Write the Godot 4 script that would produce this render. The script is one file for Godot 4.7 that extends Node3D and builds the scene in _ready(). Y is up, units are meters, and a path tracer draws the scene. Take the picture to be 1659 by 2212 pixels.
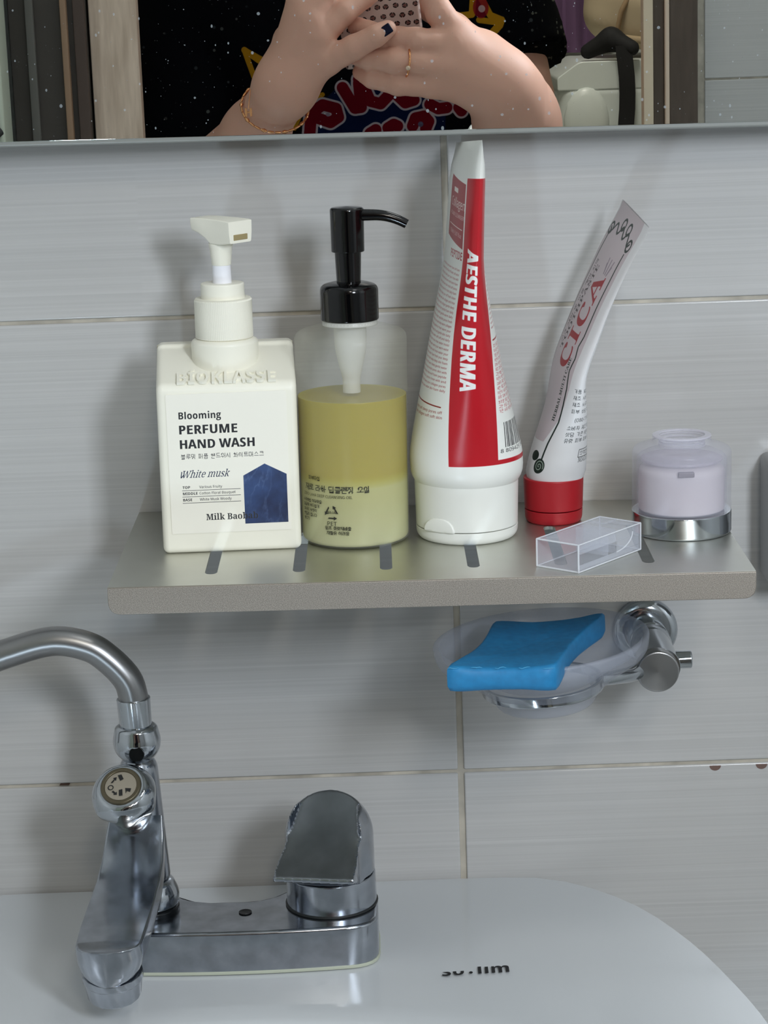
extends Node3D
# A bathroom wall above a washbasin: shelf with bottles, soap dish, faucet, and a mirror with the room behind it.

func V(x: float, y: float, z: float) -> Vector3:
	return Vector3(x, y, z)

# ---------------------------------------------------------------- geometry collector
class G:
	var v := PackedVector3Array()
	var t := PackedInt32Array()
	var uv := PackedVector2Array()
	func put(vs: PackedVector3Array, ts: PackedInt32Array, us: PackedVector2Array, xf := Transform3D(), closed := true) -> G:
		var o := v.size()
		var flip := false
		if closed:
			var c := Vector3.ZERO
			for p in vs:
				c += p
			c /= maxf(1, vs.size())
			var vol := 0.0
			for i in range(0, ts.size(), 3):
				vol += (vs[ts[i]] - c).dot((vs[ts[i + 1]] - c).cross(vs[ts[i + 2]] - c))
			flip = vol < 0
		if xf.basis.determinant() < 0:
			flip = not flip
		for p in vs:
			v.append(xf * p)
		if us.size() == vs.size():
			uv.append_array(us)
		else:
			for p in vs:
				uv.append(Vector2(p.x, p.y))
		for i in range(0, ts.size(), 3):
			t.append(ts[i] + o)
			if flip:
				t.append(ts[i + 2] + o)
				t.append(ts[i + 1] + o)
			else:
				t.append(ts[i + 1] + o)
				t.append(ts[i + 2] + o)
		return self
	func join(g: G, xf := Transform3D()) -> G:
		return put(g.v, g.t, g.uv, xf, false)
	func mesh(crease := 40.0) -> ArrayMesh:
		var ids := {}
		var id := PackedInt32Array()
		id.resize(v.size())
		for i in v.size():
			var k := Vector3i((v[i] * 200000.0).round())
			if not ids.has(k):
				ids[k] = ids.size()
			id[i] = ids[k]
		var n := t.size() / 3
		var fn := PackedVector3Array()
		fn.resize(n)
		var head := PackedInt32Array()
		head.resize(ids.size())
		head.fill(-1)
		var next := PackedInt32Array()
		next.resize(t.size())
		for f in n:
			fn[f] = (v[t[f * 3 + 1]] - v[t[f * 3]]).cross(v[t[f * 3 + 2]] - v[t[f * 3]])
			if fn[f].length_squared() < 1e-26:
				fn[f] = Vector3.ZERO
				continue
			for k in 3:
				var w := id[t[f * 3 + k]]
				next[f * 3 + k] = head[w]
				head[w] = f * 3 + k
		var lim := cos(deg_to_rad(crease))
		var ov := PackedVector3Array()
		var on := PackedVector3Array()
		var ou := PackedVector2Array()
		for f in n:
			if fn[f] == Vector3.ZERO:
				continue
			var a := fn[f].normalized()
			for k in [0, 2, 1]:
				var i := t[f * 3 + k]
				var s := Vector3.ZERO
				var e := head[id[i]]
				while e >= 0:
					var m := fn[e / 3]
					if m.dot(a) >= lim * m.length():
						s += m
					e = next[e]
				ov.append(v[i])
				on.append(s.normalized() if s.length_squared() > 1e-30 else a)
				ou.append(uv[i])
		var arr := []
		arr.resize(Mesh.ARRAY_MAX)
		arr[Mesh.ARRAY_VERTEX] = ov
		arr[Mesh.ARRAY_NORMAL] = on
		arr[Mesh.ARRAY_TEX_UV] = ou
		var am := ArrayMesh.new()
		am.add_surface_from_arrays(Mesh.PRIMITIVE_TRIANGLES, arr)
		return am
	# rings of equal count; ring closed when wrap
	func loft(rings: Array, wrap := true, caps := true, xf := Transform3D()) -> G:
		var m: int = rings[0].size()
		var c := m + 1 if wrap else m
		var vs := PackedVector3Array()
		var us := PackedVector2Array()
		var ts := PackedInt32Array()
		for r in rings.size():
			for i in c:
				vs.append(rings[r][i % m])
				us.append(Vector2(float(i) / (c - 1), float(r) / (rings.size() - 1)))
		for r in rings.size() - 1:
			for i in c - 1:
				var a := r * c + i
				ts.append_array([a, a + 1, a + c + 1, a, a + c + 1, a + c])
		if caps:
			for e in [0, rings.size() - 1]:
				var mid := Vector3.ZERO
				for p in rings[e]:
					mid += p
				vs.append(mid / m)
				us.append(Vector2(0.5, 0.0 if e == 0 else 1.0))
				for i in c - 1:
					var a: int = e * c + i
					if e == 0:
						ts.append_array([a + 1, a, vs.size() - 1])
					else:
						ts.append_array([a, a + 1, vs.size() - 1])
		return put(vs, ts, us, xf, caps or not wrap)
	func lathe(p: PackedVector2Array, segs := 48, xf := Transform3D(), closed := true) -> G:
		var rings := []
		for q in p:
			var ring := PackedVector3Array()
			for i in segs:
				var a := TAU * i / segs
				ring.append(Vector3(sin(a) * q.x, q.y, -cos(a) * q.x))
			rings.append(ring)
		return loft(rings, true, closed, xf)
	func tube(path: PackedVector3Array, rad: Array, segs := 20, xf := Transform3D()) -> G:
		var rings := []
		var side := Vector3.ZERO
		for i in path.size():
			var d := (path[mini(i + 1, path.size() - 1)] - path[maxi(i - 1, 0)]).normalized()
			if side == Vector3.ZERO:
				side = d.cross(Vector3.UP if absf(d.y) < 0.9 else Vector3.RIGHT).normalized()
			side = (side - d * side.dot(d)).normalized()
			var up := side.cross(d)
			var r: float = rad[mini(i, rad.size() - 1)]
			var ring := PackedVector3Array()
			for k in segs:
				var a := TAU * k / segs
				ring.append(path[i] + (side * cos(a) + up * sin(a)) * r)
			rings.append(ring)
		return loft(rings, true, true, xf)
	func rbox(size: Vector3, r: float, xf := Transform3D(), steps := 2) -> G:
		var h := size / 2.0
		r = minf(r, minf(h.x, minf(h.y, h.z)) * 0.98)
		var vs := PackedVector3Array()
		var us := PackedVector2Array()
		var ts := PackedInt32Array()
		for ax in 3:
			for s in [-1, 1]:
				var b := (ax + 1) % 3
				var c := (ax + 2) % 3
				var cb := []
				var cc := []
				for k in steps + 1:
					var w := r * (1.0 - tan(PI / 4 * (1.0 - float(k) / steps)))
					cb.append(-h[b] + w)
					cc.append(-h[c] + w)
				for k in steps + 1:
					var w := r * (1.0 - tan(PI / 4 * float(k) / steps))
					cb.append(h[b] - w)
					cc.append(h[c] - w)
				var o := vs.size()
				for i in cb.size():
					for j in cc.size():
						var p := Vector3.ZERO
						p[ax] = s * h[ax]
						p[b] = cb[i]
						p[c] = cc[j]
						var q := p.clamp(-(h - Vector3.ONE * r), h - Vector3.ONE * r)
						vs.append(q + (p - q).normalized() * r)
						var fu := Vector2(p.x / size.x + 0.5, 0.5 - p.y / size.y)
						if ax == 0:
							fu = Vector2(p.z / size.z + 0.5, 0.5 - p.y / size.y)
						elif ax == 1:
							fu = Vector2(p.x / size.x + 0.5, p.z / size.z + 0.5)
						us.append(fu)
				var m := cc.size()
				for i in cb.size() - 1:
					for j in m - 1:
						var a := o + i * m + j
						if s > 0:
							ts.append_array([a, a + m, a + m + 1, a, a + m + 1, a + 1])
						else:
							ts.append_array([a, a + m + 1, a + m, a, a + 1, a + m + 1])
		return put(vs, ts, us, xf)
	# polygon in x-y, bevelled, along z from -half to half
	func prism(poly: PackedVector2Array, half: float, bev := 0.0, xf := Transform3D(), steps := 3) -> G:
		var m := poly.size()
		var area := 0.0
		for i in m:
			area += poly[i].cross(poly[(i + 1) % m])
		var inn := PackedVector2Array()
		for i in m:
			var d1 := (poly[i] - poly[(i + m - 1) % m]).normalized()
			var d2 := (poly[(i + 1) % m] - poly[i]).normalized()
			var nn := Vector2(-d1.y - d2.y, d1.x + d2.x).normalized() * (1.0 if area > 0 else -1.0)
			inn.append(nn / maxf(0.5, absf(nn.dot(Vector2(-d1.y, d1.x)))))
		var rings := []
		var marks := []
		if bev > 0:
			for k in steps + 1:
				var a := PI / 2 * k / steps
				marks.append(Vector2(-half + bev * (1.0 - sin(a)), bev * (1.0 - cos(PI / 2 - a)) if false else bev * (1.0 - sin(a)) ))
			marks.clear()
			for k in steps + 1:
				var a := PI / 2 * k / steps
				marks.append(Vector2(-half + bev * (1.0 - cos(a)), bev * (1.0 - sin(a))))
			for k in steps + 1:
				var a := PI / 2 * (steps - k) / steps
				marks.append(Vector2(half - bev * (1.0 - cos(a)), bev * (1.0 - sin(a))))
		else:
			marks = [Vector2(-half, 0), Vector2(half, 0)]
		for k in marks:
			var ring := PackedVector3Array()
			for i in m:
				var q: Vector2 = poly[i] + inn[i] * k.y
				ring.append(Vector3(q.x, q.y, k.x))
			rings.append(ring)
		# flat caps by ear clipping, so that concave outlines work
		loft(rings, true, false, xf) if false else _side(rings, xf)
		for e in 2:
			var ring: PackedVector3Array = rings[0 if e == 0 else rings.size() - 1]
			var flat := PackedVector2Array()
			for p in ring:
				flat.append(Vector2(p.x, p.y))
			var tri := Geometry2D.triangulate_polygon(flat)
			var want := -1.0 if e == 0 else 1.0
			for i in range(0, tri.size(), 3):
				var ar := (flat[tri[i + 1]] - flat[tri[i]]).cross(flat[tri[i + 2]] - flat[tri[i]])
				if ar * want < 0:
					var sw := tri[i + 1]
					tri[i + 1] = tri[i + 2]
					tri[i + 2] = sw
			put(ring, tri, flat, xf, false)
		return self
	func _side(rings: Array, xf: Transform3D) -> void:
		var m: int = rings[0].size()
		var area := 0.0
		for i in m:
			var p: Vector3 = rings[0][i]
			var q: Vector3 = rings[0][(i + 1) % m]
			area += p.x * q.y - p.y * q.x
		var vs := PackedVector3Array()
		var us := PackedVector2Array()
		var ts := PackedInt32Array()
		for r in rings.size():
			for i in m:
				vs.append(rings[r][i])
				us.append(Vector2(rings[r][i].x, rings[r][i].y))
		for r in rings.size() - 1:
			for i in m:
				var a := r * m + i
				var b := r * m + (i + 1) % m
				if area > 0:
					ts.append_array([a, b, b + m, a, b + m, a + m])
				else:
					ts.append_array([a, b + m, b, a, a + m, b + m])
		put(vs, ts, us, xf, false)
	# surface nets of a sampled field
	func nets(val: PackedFloat32Array, nx: int, ny: int, nz: int, lo: Vector3, cell: float) -> G:
		var vs := PackedVector3Array()
		var ts := PackedInt32Array()
		var at := PackedInt32Array()
		at.resize(nx * ny * nz)
		at.fill(-1)
		var sy := nx
		var sz := nx * ny
		var off := [0, 1, sy, sy + 1, sz, sz + 1, sz + sy, sz + sy + 1]
		var edges := [[0, 1], [2, 3], [4, 5], [6, 7], [0, 2], [1, 3], [4, 6], [5, 7], [0, 4], [1, 5], [2, 6], [3, 7]]
		for z in nz - 1:
			for y in ny - 1:
				var b := y * sy + z * sz
				for x in nx - 1:
					var i := b + x
					var s := 0
					if val[i] < 0: s += 1
					if val[i + 1] < 0: s += 1
					if val[i + sy] < 0: s += 1
					if val[i + sy + 1] < 0: s += 1
					if val[i + sz] < 0: s += 1
					if val[i + sz + 1] < 0: s += 1
					if val[i + sz + sy] < 0: s += 1
					if val[i + sz + sy + 1] < 0: s += 1
					if s == 0 or s == 8:
						continue
					var p := Vector3.ZERO
					var cnt := 0
					for e in edges:
						var va := val[i + off[e[0]]]
						var vb := val[i + off[e[1]]]
						if (va < 0) != (vb < 0):
							var k := va / (va - vb)
							var pa := Vector3(e[0] & 1, (e[0] >> 1) & 1, e[0] >> 2)
							var pb := Vector3(e[1] & 1, (e[1] >> 1) & 1, e[1] >> 2)
							p += pa.lerp(pb, k)
							cnt += 1
					at[i] = vs.size()
					vs.append(lo + (Vector3(x, y, z) + p / cnt) * cell)
		for z in range(1, nz - 1):
			for y in range(1, ny - 1):
				for x in range(1, nx - 1):
					var i := x + y * sy + z * sz
					var inside := val[i] < 0
					for ax in 3:
						var st: int = [1, sy, sz][ax]
						if inside == (val[i + st] < 0):
							continue
						var u: int = [sy, sz, 1][ax]
						var w: int = [sz, 1, sy][ax]
						var a := at[i - u - w]
						var b := at[i - w]
						var c := at[i]
						var d := at[i - u]
						if a < 0 or b < 0 or c < 0 or d < 0:
							continue
						if inside:
							ts.append_array([a, b, c, a, c, d])
						else:
							ts.append_array([a, c, b, a, d, c])
		return put(vs, ts, PackedVector2Array(), Transform3D(), true)
	func sdf(f: Callable, lo: Vector3, hi: Vector3, cell: float) -> G:
		lo -= Vector3.ONE * cell * 2.0
		hi += Vector3.ONE * cell * 2.0
		var n := Vector3i(((hi - lo) / cell).ceil()) + Vector3i.ONE * 2
		var val := PackedFloat32Array()
		val.resize(n.x * n.y * n.z)
		var i := 0
		for z in n.z:
			for y in n.y:
				for x in n.x:
					val[i] = f.call(lo + Vector3(x, y, z) * cell)
					i += 1
		return nets(val, n.x, n.y, n.z, lo, cell)
	# bones: [a, b, ra, rb, k]
	func bones(list: Array, cell: float, pad := 0.02) -> G:
		var lo := Vector3.ONE * 1e9
		var hi := -lo
		for b in list:
			var r: float = maxf(b[2], b[3]) + pad
			lo = lo.min(b[0] - Vector3.ONE * r).min(b[1] - Vector3.ONE * r)
			hi = hi.max(b[0] + Vector3.ONE * r).max(b[1] + Vector3.ONE * r)
		var n := Vector3i(((hi - lo) / cell).ceil()) + Vector3i.ONE * 2
		var val := PackedFloat32Array()
		val.resize(n.x * n.y * n.z)
		val.fill(1.0)
		for b in list:
			var pa: Vector3 = b[0]
			var ba: Vector3 = b[1] - b[0]
			var ra: float = b[2]
			var rb: float = b[3]
			var k: float = b[4]
			var r := Vector3.ONE * (maxf(ra, rb) + k + cell * 2)
			var i0 := Vector3i((((b[0] as Vector3).min(b[1]) - r - lo) / cell).floor()).clamp(Vector3i.ZERO, n - Vector3i.ONE)
			var i1 := Vector3i((((b[0] as Vector3).max(b[1]) + r - lo) / cell).ceil()).clamp(Vector3i.ZERO, n - Vector3i.ONE)
			var bb := maxf(ba.length_squared(), 1e-9)
			for z in range(i0.z, i1.z + 1):
				for y in range(i0.y, i1.y + 1):
					var q := n.x * (y + n.y * z)
					for x in range(i0.x, i1.x + 1):
						var p := lo + Vector3(x, y, z) * cell - pa
						var h := clampf(p.dot(ba) / bb, 0.0, 1.0)
						var d := (p - ba * h).length() - lerpf(ra, rb, h)
						var o := val[q + x]
						var m := maxf(k - absf(o - d), 0.0) / k
						val[q + x] = minf(o, d) - m * m * k * 0.25
		return nets(val, n.x, n.y, n.z, lo, cell)

# ---------------------------------------------------------------- lettering
var fonts := {}
var letters := {}

func font(kind: String) -> Font:
	if not fonts.has(kind):
		var f := SystemFont.new()
		f.font_names = PackedStringArray(["Droid Serif" if kind.begins_with("serif") else "Droid Sans"])
		f.font_weight = 700 if kind.ends_with("bold") else 400
		fonts[kind] = f
	return fonts[kind]

# triangles of a line of text: capital height 1, baseline at y 0, y up, x from 0; returns [points, width]
func text_shape(s: String, kind: String) -> Array:
	var key := s + "|" + kind
	if letters.has(key):
		return letters[key]
	var cap := 0.0
	var base := 0.0
	var out := []
	for what in ["H", s]:
		var m := TextMesh.new()
		m.font = font(kind)
		m.font_size = 64
		m.pixel_size = 0.01
		m.depth = 0.0
		m.curve_step = 1.2
		m.horizontal_alignment = HORIZONTAL_ALIGNMENT_LEFT
		m.vertical_alignment = VERTICAL_ALIGNMENT_TOP
		m.text = what
		var arr := m.get_mesh_arrays() if m.get_surface_count() else []
		var pts := PackedVector2Array()
		if arr.size() and arr[Mesh.ARRAY_VERTEX] != null:
			var vv: PackedVector3Array = arr[Mesh.ARRAY_VERTEX]
			var nn: PackedVector3Array = arr[Mesh.ARRAY_NORMAL]
			var ii = arr[Mesh.ARRAY_INDEX]
			var idx: PackedInt32Array = ii if ii != null and ii.size() else PackedInt32Array(range(vv.size()))
			for k in range(0, idx.size(), 3):
				if nn[idx[k]].z > 0.5:
					for j in 3:
						pts.append(Vector2(vv[idx[k + j]].x, vv[idx[k + j]].y))
		if what == "H" and out.is_empty() and cap == 0.0:
			var lo := 1e9
			var hi := -1e9
			for p in pts:
				lo = minf(lo, p.y)
				hi = maxf(hi, p.y)
			cap = hi - lo
			base = lo
			if s != "H":
				continue
		var wide := 0.0
		var left := 1e9
		for p in pts:
			left = minf(left, p.x)
		for k in pts.size():
			pts[k] = Vector2((pts[k].x - left) / cap, (pts[k].y - base) / cap)
			wide = maxf(wide, pts[k].x)
		out = [pts, wide]
	letters[key] = out
	return out

const JAMO := {
	"ㄱ": "009099", "ㄴ": "000999", "ㄷ": "900009 0999", "ㄹ": "00909405 050999", "ㅁ": "0090990900", "ㅂ": "0009999 0594 00099990 0595", "ㅅ": "5009 5399",
	"ㅇ": "5081958889 5021052119", "ㅈ": "0090 5009 5399", "ㅊ": "3060 0393 5309 5599", "ㅋ": "009099 0494", "ㅌ": "900009 0999 0595", "ㅍ": "0090 0999 2029 7079", "ㅎ": "3060 0383 5485958959255455",
	"ㅏ": "4049 4595", "ㅐ": "3039 7079 3575", "ㅑ": "4049 4393 4696", "ㅓ": "6069 1565", "ㅔ": "4049 8089 0545", "ㅕ": "6069 1363 1666", "ㅖ": "4049 8089 0343 0646", "ㅣ": "5059",
	"ㅗ": "5056 0696", "ㅛ": "3036 7076 0696", "ㅜ": "0393 5359", "ㅠ": "0393 3339 7379", "ㅡ": "0595"}

# strokes of a Korean syllable in the unit square (y down)
func hangul(ch: String) -> Array:
	var code := ch.unicode_at(0) - 0xAC00
	if code < 0 or code > 11171:
		return []
	var lead: String = "ㄱㄲㄴㄷㄸㄹㅁㅂㅃㅅㅆㅇㅈㅉㅊㅋㅌㅍㅎ"[code / 588]
	var vow := (code / 28) % 21
	var tail: String = ["", "ㄱ", "ㄱ", "ㄱ", "ㄴ", "ㄴ", "ㄴ", "ㄷ", "ㄹ", "ㄹ", "ㄹ", "ㄹ", "ㄹ", "ㄹ", "ㄹ", "ㄹ", "ㅁ", "ㅂ", "ㅂ", "ㅅ", "ㅅ", "ㅇ", "ㅈ", "ㅊ", "ㅋ", "ㅌ", "ㅍ", "ㅎ"][code % 28]
	var pairs := ["ㅏ", "ㅐ", "ㅑ", "ㅐ", "ㅓ", "ㅔ", "ㅕ", "ㅖ", "ㅗ", "ㅗㅏ", "ㅗㅐ", "ㅗㅣ", "ㅛ", "ㅜ", "ㅜㅓ", "ㅜㅔ", "ㅜㅣ", "ㅠ", "ㅡ", "ㅡㅣ", "ㅣ"]
	lead = {"ㄲ": "ㄱ", "ㄸ": "ㄷ", "ㅃ": "ㅂ", "ㅆ": "ㅅ", "ㅉ": "ㅈ"}.get(lead, lead)
	var v: String = pairs[vow]
	var h := 0.58 if tail else 0.95
	var out := []
	var place := func(j: String, r: Rect2) -> void:
		for word in JAMO[j].split(" "):
			var line := PackedVector2Array()
			for k in range(0, word.length() - 1, 2):
				line.append(r.position + Vector2(int(word[k]), int(word[k + 1])) / 9.0 * r.size)
			out.append(line)
	if v.length() == 2:
		place.call(lead, Rect2(0.05, 0.05, 0.5, h * 0.45))
		place.call(v[0], Rect2(0.0, h * 0.58, 0.62, h * 0.4))
		place.call(v[1], Rect2(0.62, 0.0, 0.33, h))
	elif v in ["ㅗ", "ㅛ", "ㅜ", "ㅠ", "ㅡ"]:
		place.call(lead, Rect2(0.18, 0.03, 0.64, h * 0.45))
		place.call(v, Rect2(0.03, h * 0.58, 0.94, h * 0.4))
	else:
		place.call(lead, Rect2(0.05, 0.06, 0.48, h * 0.8))
		place.call(v, Rect2(0.55, 0.0, 0.4, h))
	if tail:
		place.call(tail, Rect2(0.2, 0.68, 0.6, 0.29))
	return out

# a picture that prints are drawn on
class Canvas:
	var im: Image
	func _init(w: int, h: int, c: Color) -> void:
		im = Image.create_empty(w, h, false, Image.FORMAT_RGBA8)
		im.fill(c)
	func fill(polys: Array, color: Color) -> void:
		var lo := Vector2(1e9, 1e9)
		var hi := -lo
		for q in polys:
			for p in q:
				lo = lo.min(p)
				hi = hi.max(p)
		var y0 := maxi(0, int(floor(lo.y)))
		var y1 := mini(im.get_height() - 1, int(ceil(hi.y)))
		var x0 := maxi(0, int(floor(lo.x)))
		var x1 := mini(im.get_width() - 1, int(ceil(hi.x)))
		if y1 < y0 or x1 < x0:
			return
		var sub := 4
		var rows := []
		for k in (y1 - y0 + 1) * sub:
			rows.append(PackedFloat32Array())
		for q in polys:
			for i in q.size():
				var a: Vector2 = q[i]
				var b: Vector2 = q[(i + 1) % q.size()]
				if a.y == b.y:
					continue
				if a.y > b.y:
					var s := a
					a = b
					b = s
				var r0 := maxi(0, int(ceil((a.y - y0) * sub - 0.5)))
				var r1 := mini(rows.size() - 1, int(ceil((b.y - y0) * sub - 0.5)) - 1)
				for r in range(r0, r1 + 1):
					rows[r].append(a.x + (b.x - a.x) * ((r + 0.5) / sub + y0 - a.y) / (b.y - a.y))
		var w := x1 - x0 + 1
		for y in y1 - y0 + 1:
			var cov := PackedFloat32Array()
			cov.resize(w + 1)
			var any := false
			for s in sub:
				var xs: PackedFloat32Array = rows[y * sub + s]
				xs.sort()
				for k in range(0, xs.size() - 1, 2):
					var a := clampf(xs[k] - x0, 0, w)
					var b := clampf(xs[k + 1] - x0, 0, w)
					if b <= a:
						continue
					any = true
					var ia := int(a)
					var ib := int(b)
					if ia == ib:
						cov[ia] += (b - a) / sub
					else:
						cov[ia] += (ia + 1 - a) / sub
						for x in range(ia + 1, ib):
							cov[x] += 1.0 / sub
						cov[ib] += (b - ib) / sub
			if any:
				for x in w:
					if cov[x] > 0.003:
						var k := minf(cov[x], 1.0) * color.a
						var c := im.get_pixel(x0 + x, y0 + y)
						im.set_pixel(x0 + x, y0 + y, c.lerp(Color(color, 1), k))
	func poly(p: Array, c: Color) -> void:
		fill([PackedVector2Array(p)], c)
	func line(pts: PackedVector2Array, w: float, c: Color, round_ends := false) -> void:
		for i in pts.size() - 1:
			var d := (pts[i + 1] - pts[i]).normalized()
			var n := Vector2(-d.y, d.x) * w / 2
			fill([PackedVector2Array([pts[i] + n, pts[i + 1] + n, pts[i + 1] - n, pts[i] - n])], c)
		if round_ends:
			for p in pts:
				disc(p, w / 2, c)
	func disc(p: Vector2, r: float, c: Color, ry := 0.0) -> void:
		var q := PackedVector2Array()
		for k in 24:
			q.append(p + Vector2(cos(TAU * k / 24) * r, sin(TAU * k / 24) * (ry if ry > 0 else r)))
		fill([q], c)
	func tex() -> ImageTexture:
		return ImageTexture.create_from_image(im)

# prints text at p (left end of the baseline), capital height h, turned by rot; returns its length
func ink(cv: Canvas, s: String, p: Vector2, h: float, c: Color, kind := "sans", rot := 0.0, sx := 1.0, skew := 0.0) -> float:
	var sh := text_shape(s, kind)
	var polys := []
	var pts: PackedVector2Array = sh[0]
	var xf := Transform2D(rot, p)
	for k in range(0, pts.size(), 3):
		var tri := PackedVector2Array()
		for j in 3:
			tri.append(xf * Vector2((pts[k + j].x * sx + pts[k + j].y * skew) * h, -pts[k + j].y * h))
		polys.append(tri)
	if polys.size():
		cv.fill(polys, c)
	return sh[1] * h * sx

func ink_korean(cv: Canvas, s: String, p: Vector2, h: float, c: Color, w := 0.09, rot := 0.0) -> void:
	var x := 0.0
	for ch in s:
		var xf := Transform2D(rot, p)
		for l in hangul(ch):
			var q := PackedVector2Array()
			for a in l:
				q.append(xf * Vector2(x + a.x * h * 0.92, (a.y - 1.0) * h))
			cv.line(q, w * h, c)
		x += h * (1.0 if hangul(ch).size() else 0.4)

# lettering as thin geometry: f places a point (x right, y up, metres) on a surface
func letter_geo(s: String, h: float, kind: String, f: Callable, sx := 1.0) -> G:
	var g := G.new()
	var sh := text_shape(s, kind)
	var vs := PackedVector3Array()
	for p in sh[0]:
		vs.append(f.call(p.x * h * sx, p.y * h))
	g.put(vs, PackedInt32Array(range(vs.size())), PackedVector2Array(), Transform3D(), false)
	return g

func korean_geo(s: String, h: float, f: Callable, w := 0.1) -> G:
	var g := G.new()
	var x := 0.0
	for ch in s:
		for l in hangul(ch):
			for i in l.size() - 1:
				var a: Vector2 = l[i] * h
				var b: Vector2 = l[i + 1] * h
				var d := (b - a).normalized() * w * h / 2
				var n := Vector2(-d.y, d.x)
				var vs := PackedVector3Array()
				for q in [a - d + n, b + d + n, b + d - n, a - d - n]:
					vs.append(f.call(x + q.x, h - q.y))
				g.put(vs, PackedInt32Array([0, 1, 2, 0, 2, 3]), PackedVector2Array(), Transform3D(), false)
		x += h * (1.02 if hangul(ch).size() else 0.45)
	return g

# ---------------------------------------------------------------- scene helpers
var taken := {}

func numbered(called: String) -> String:
	taken[called] = taken.get(called, -1) + 1
	return called if taken[called] == 0 else "%s_%03d" % [called, taken[called]]

func tag(o: Node, label: String, category: String, group := "") -> void:
	o.set_meta("label", label)
	o.set_meta("category", category)
	if group:
		o.set_meta("group", group)

func thing(called: String, label: String, category: String, at := Vector3.ZERO, tilt := 0.0, turn := 0.0, group := "") -> Node3D:
	var o := Node3D.new()
	o.name = numbered(called)
	add_child(o)
	o.transform = Transform3D(Basis(Vector3.BACK, tilt) * Basis(Vector3.UP, turn), at)
	tag(o, label, category, group)
	return o

func struct(called: String) -> Node3D:
	var o := Node3D.new()
	o.name = called
	add_child(o)
	o.set_meta("kind", "structure")
	return o

func part(called: String, m: Mesh, mt: Material, parent: Node, at := Transform3D()) -> MeshInstance3D:
	var o := MeshInstance3D.new()
	var base := called
	var k := 0
	while parent.has_node(NodePath(called)):
		k += 1
		called = "%s_%03d" % [base, k]
	o.name = called
	o.mesh = m
	o.material_override = mt
	o.transform = at
	parent.add_child(o)
	return o

func mat(c: Color, rough := 0.5, metal := 0.0) -> StandardMaterial3D:
	var m := StandardMaterial3D.new()
	m.albedo_color = c
	m.roughness = rough
	m.metallic = metal
	return m

func at(x: float, y: float, z: float) -> Transform3D:
	return Transform3D(Basis(), Vector3(x, y, z))

func noise_tex(seed_: int, freq: float, a: Color, b: Color, w := 512, h := 512, oct := 4) -> NoiseTexture2D:
	var n := FastNoiseLite.new()
	n.seed = seed_
	n.frequency = freq
	n.fractal_octaves = oct
	var t := NoiseTexture2D.new()
	t.width = w
	t.height = h
	t.seamless = true
	t.noise = n
	var r := Gradient.new()
	r.set_color(0, a)
	r.set_color(1, b)
	t.color_ramp = r
	return t

# rounded lathe profile: corners (r, y, fillet)
func prof(pts: Array, steps := 4) -> PackedVector2Array:
	var out := PackedVector2Array()
	for i in pts.size():
		var p := Vector2(pts[i].x, pts[i].y)
		var r: float = pts[i].z
		if r <= 0 or i == 0 or i == pts.size() - 1:
			out.append(p)
			continue
		var a := Vector2(pts[i - 1].x, pts[i - 1].y) - p
		var b := Vector2(pts[i + 1].x, pts[i + 1].y) - p
		var d := minf(r, minf(a.length(), b.length()) * 0.49)
		var pa := p + a.normalized() * d
		var pb := p + b.normalized() * d
		for k in steps + 1:
			var s := float(k) / steps
			out.append(pa.lerp(p, s).lerp(p.lerp(pb, s), s))
	return out

func closed_prof(pts: Array, steps := 4) -> PackedVector2Array:
	var q := [pts[pts.size() - 1]] + pts + [pts[0]]
	var all := prof(q, steps)
	return all.slice(1, all.size() - 1)

func rrect(hx: float, hy: float, r: float, n := 5) -> PackedVector2Array:
	var out := PackedVector2Array()
	for c in 4:
		var o := Vector2((hx - r) * [1, -1, -1, 1][c], (hy - r) * [1, 1, -1, -1][c])
		for k in n + 1:
			var a := PI / 2 * (c + float(k) / n)
			out.append(o + Vector2(cos(a), sin(a)) * r)
	return out

func cap(p: Vector3, a: Vector3, b: Vector3, ra: float, rb: float) -> float:
	var ba := b - a
	var h := clampf((p - a).dot(ba) / ba.length_squared(), 0, 1)
	return (p - a - ba * h).length() - lerpf(ra, rb, h)

func lut(k: float, ks: Array, vs: Array) -> float:
	for i in ks.size() - 1:
		if k <= ks[i + 1]:
			return lerpf(vs[i], vs[i + 1], clampf((k - ks[i]) / (ks[i + 1] - ks[i]), 0, 1))
	return vs[vs.size() - 1]

func smin(a: float, b: float, k: float) -> float:
	var h := maxf(k - absf(a - b), 0.0) / k
	return minf(a, b) - h * h * k * 0.25

func ell(p: Vector3, c: Vector3, r: Vector3) -> float:
	var q := (p - c) / r
	var k := q.length()
	return (k - 1.0) * minf(r.x, minf(r.y, r.z))

# ---------------------------------------------------------------- the scene
const TILT := -0.0095      # the shelf hangs a little out of level
const SHELF := Vector3(0, 1.0479, 0)
var M := {}

func on_shelf(x: float, z: float) -> Vector3:
	return Vector3(x, SHELF.y + TILT * x, z)

func _ready() -> void:
	camera_and_light()
	materials()
	room()
	mirror()
	basin()
	shelf()
	faucet()
	hand_wash()
	oil_bottle()
	foam_tube()
	toothpaste()
	jar()
	razor_cover()
	soap()
	edge_holder()
	utility_room()
	person()
	phone()

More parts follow.
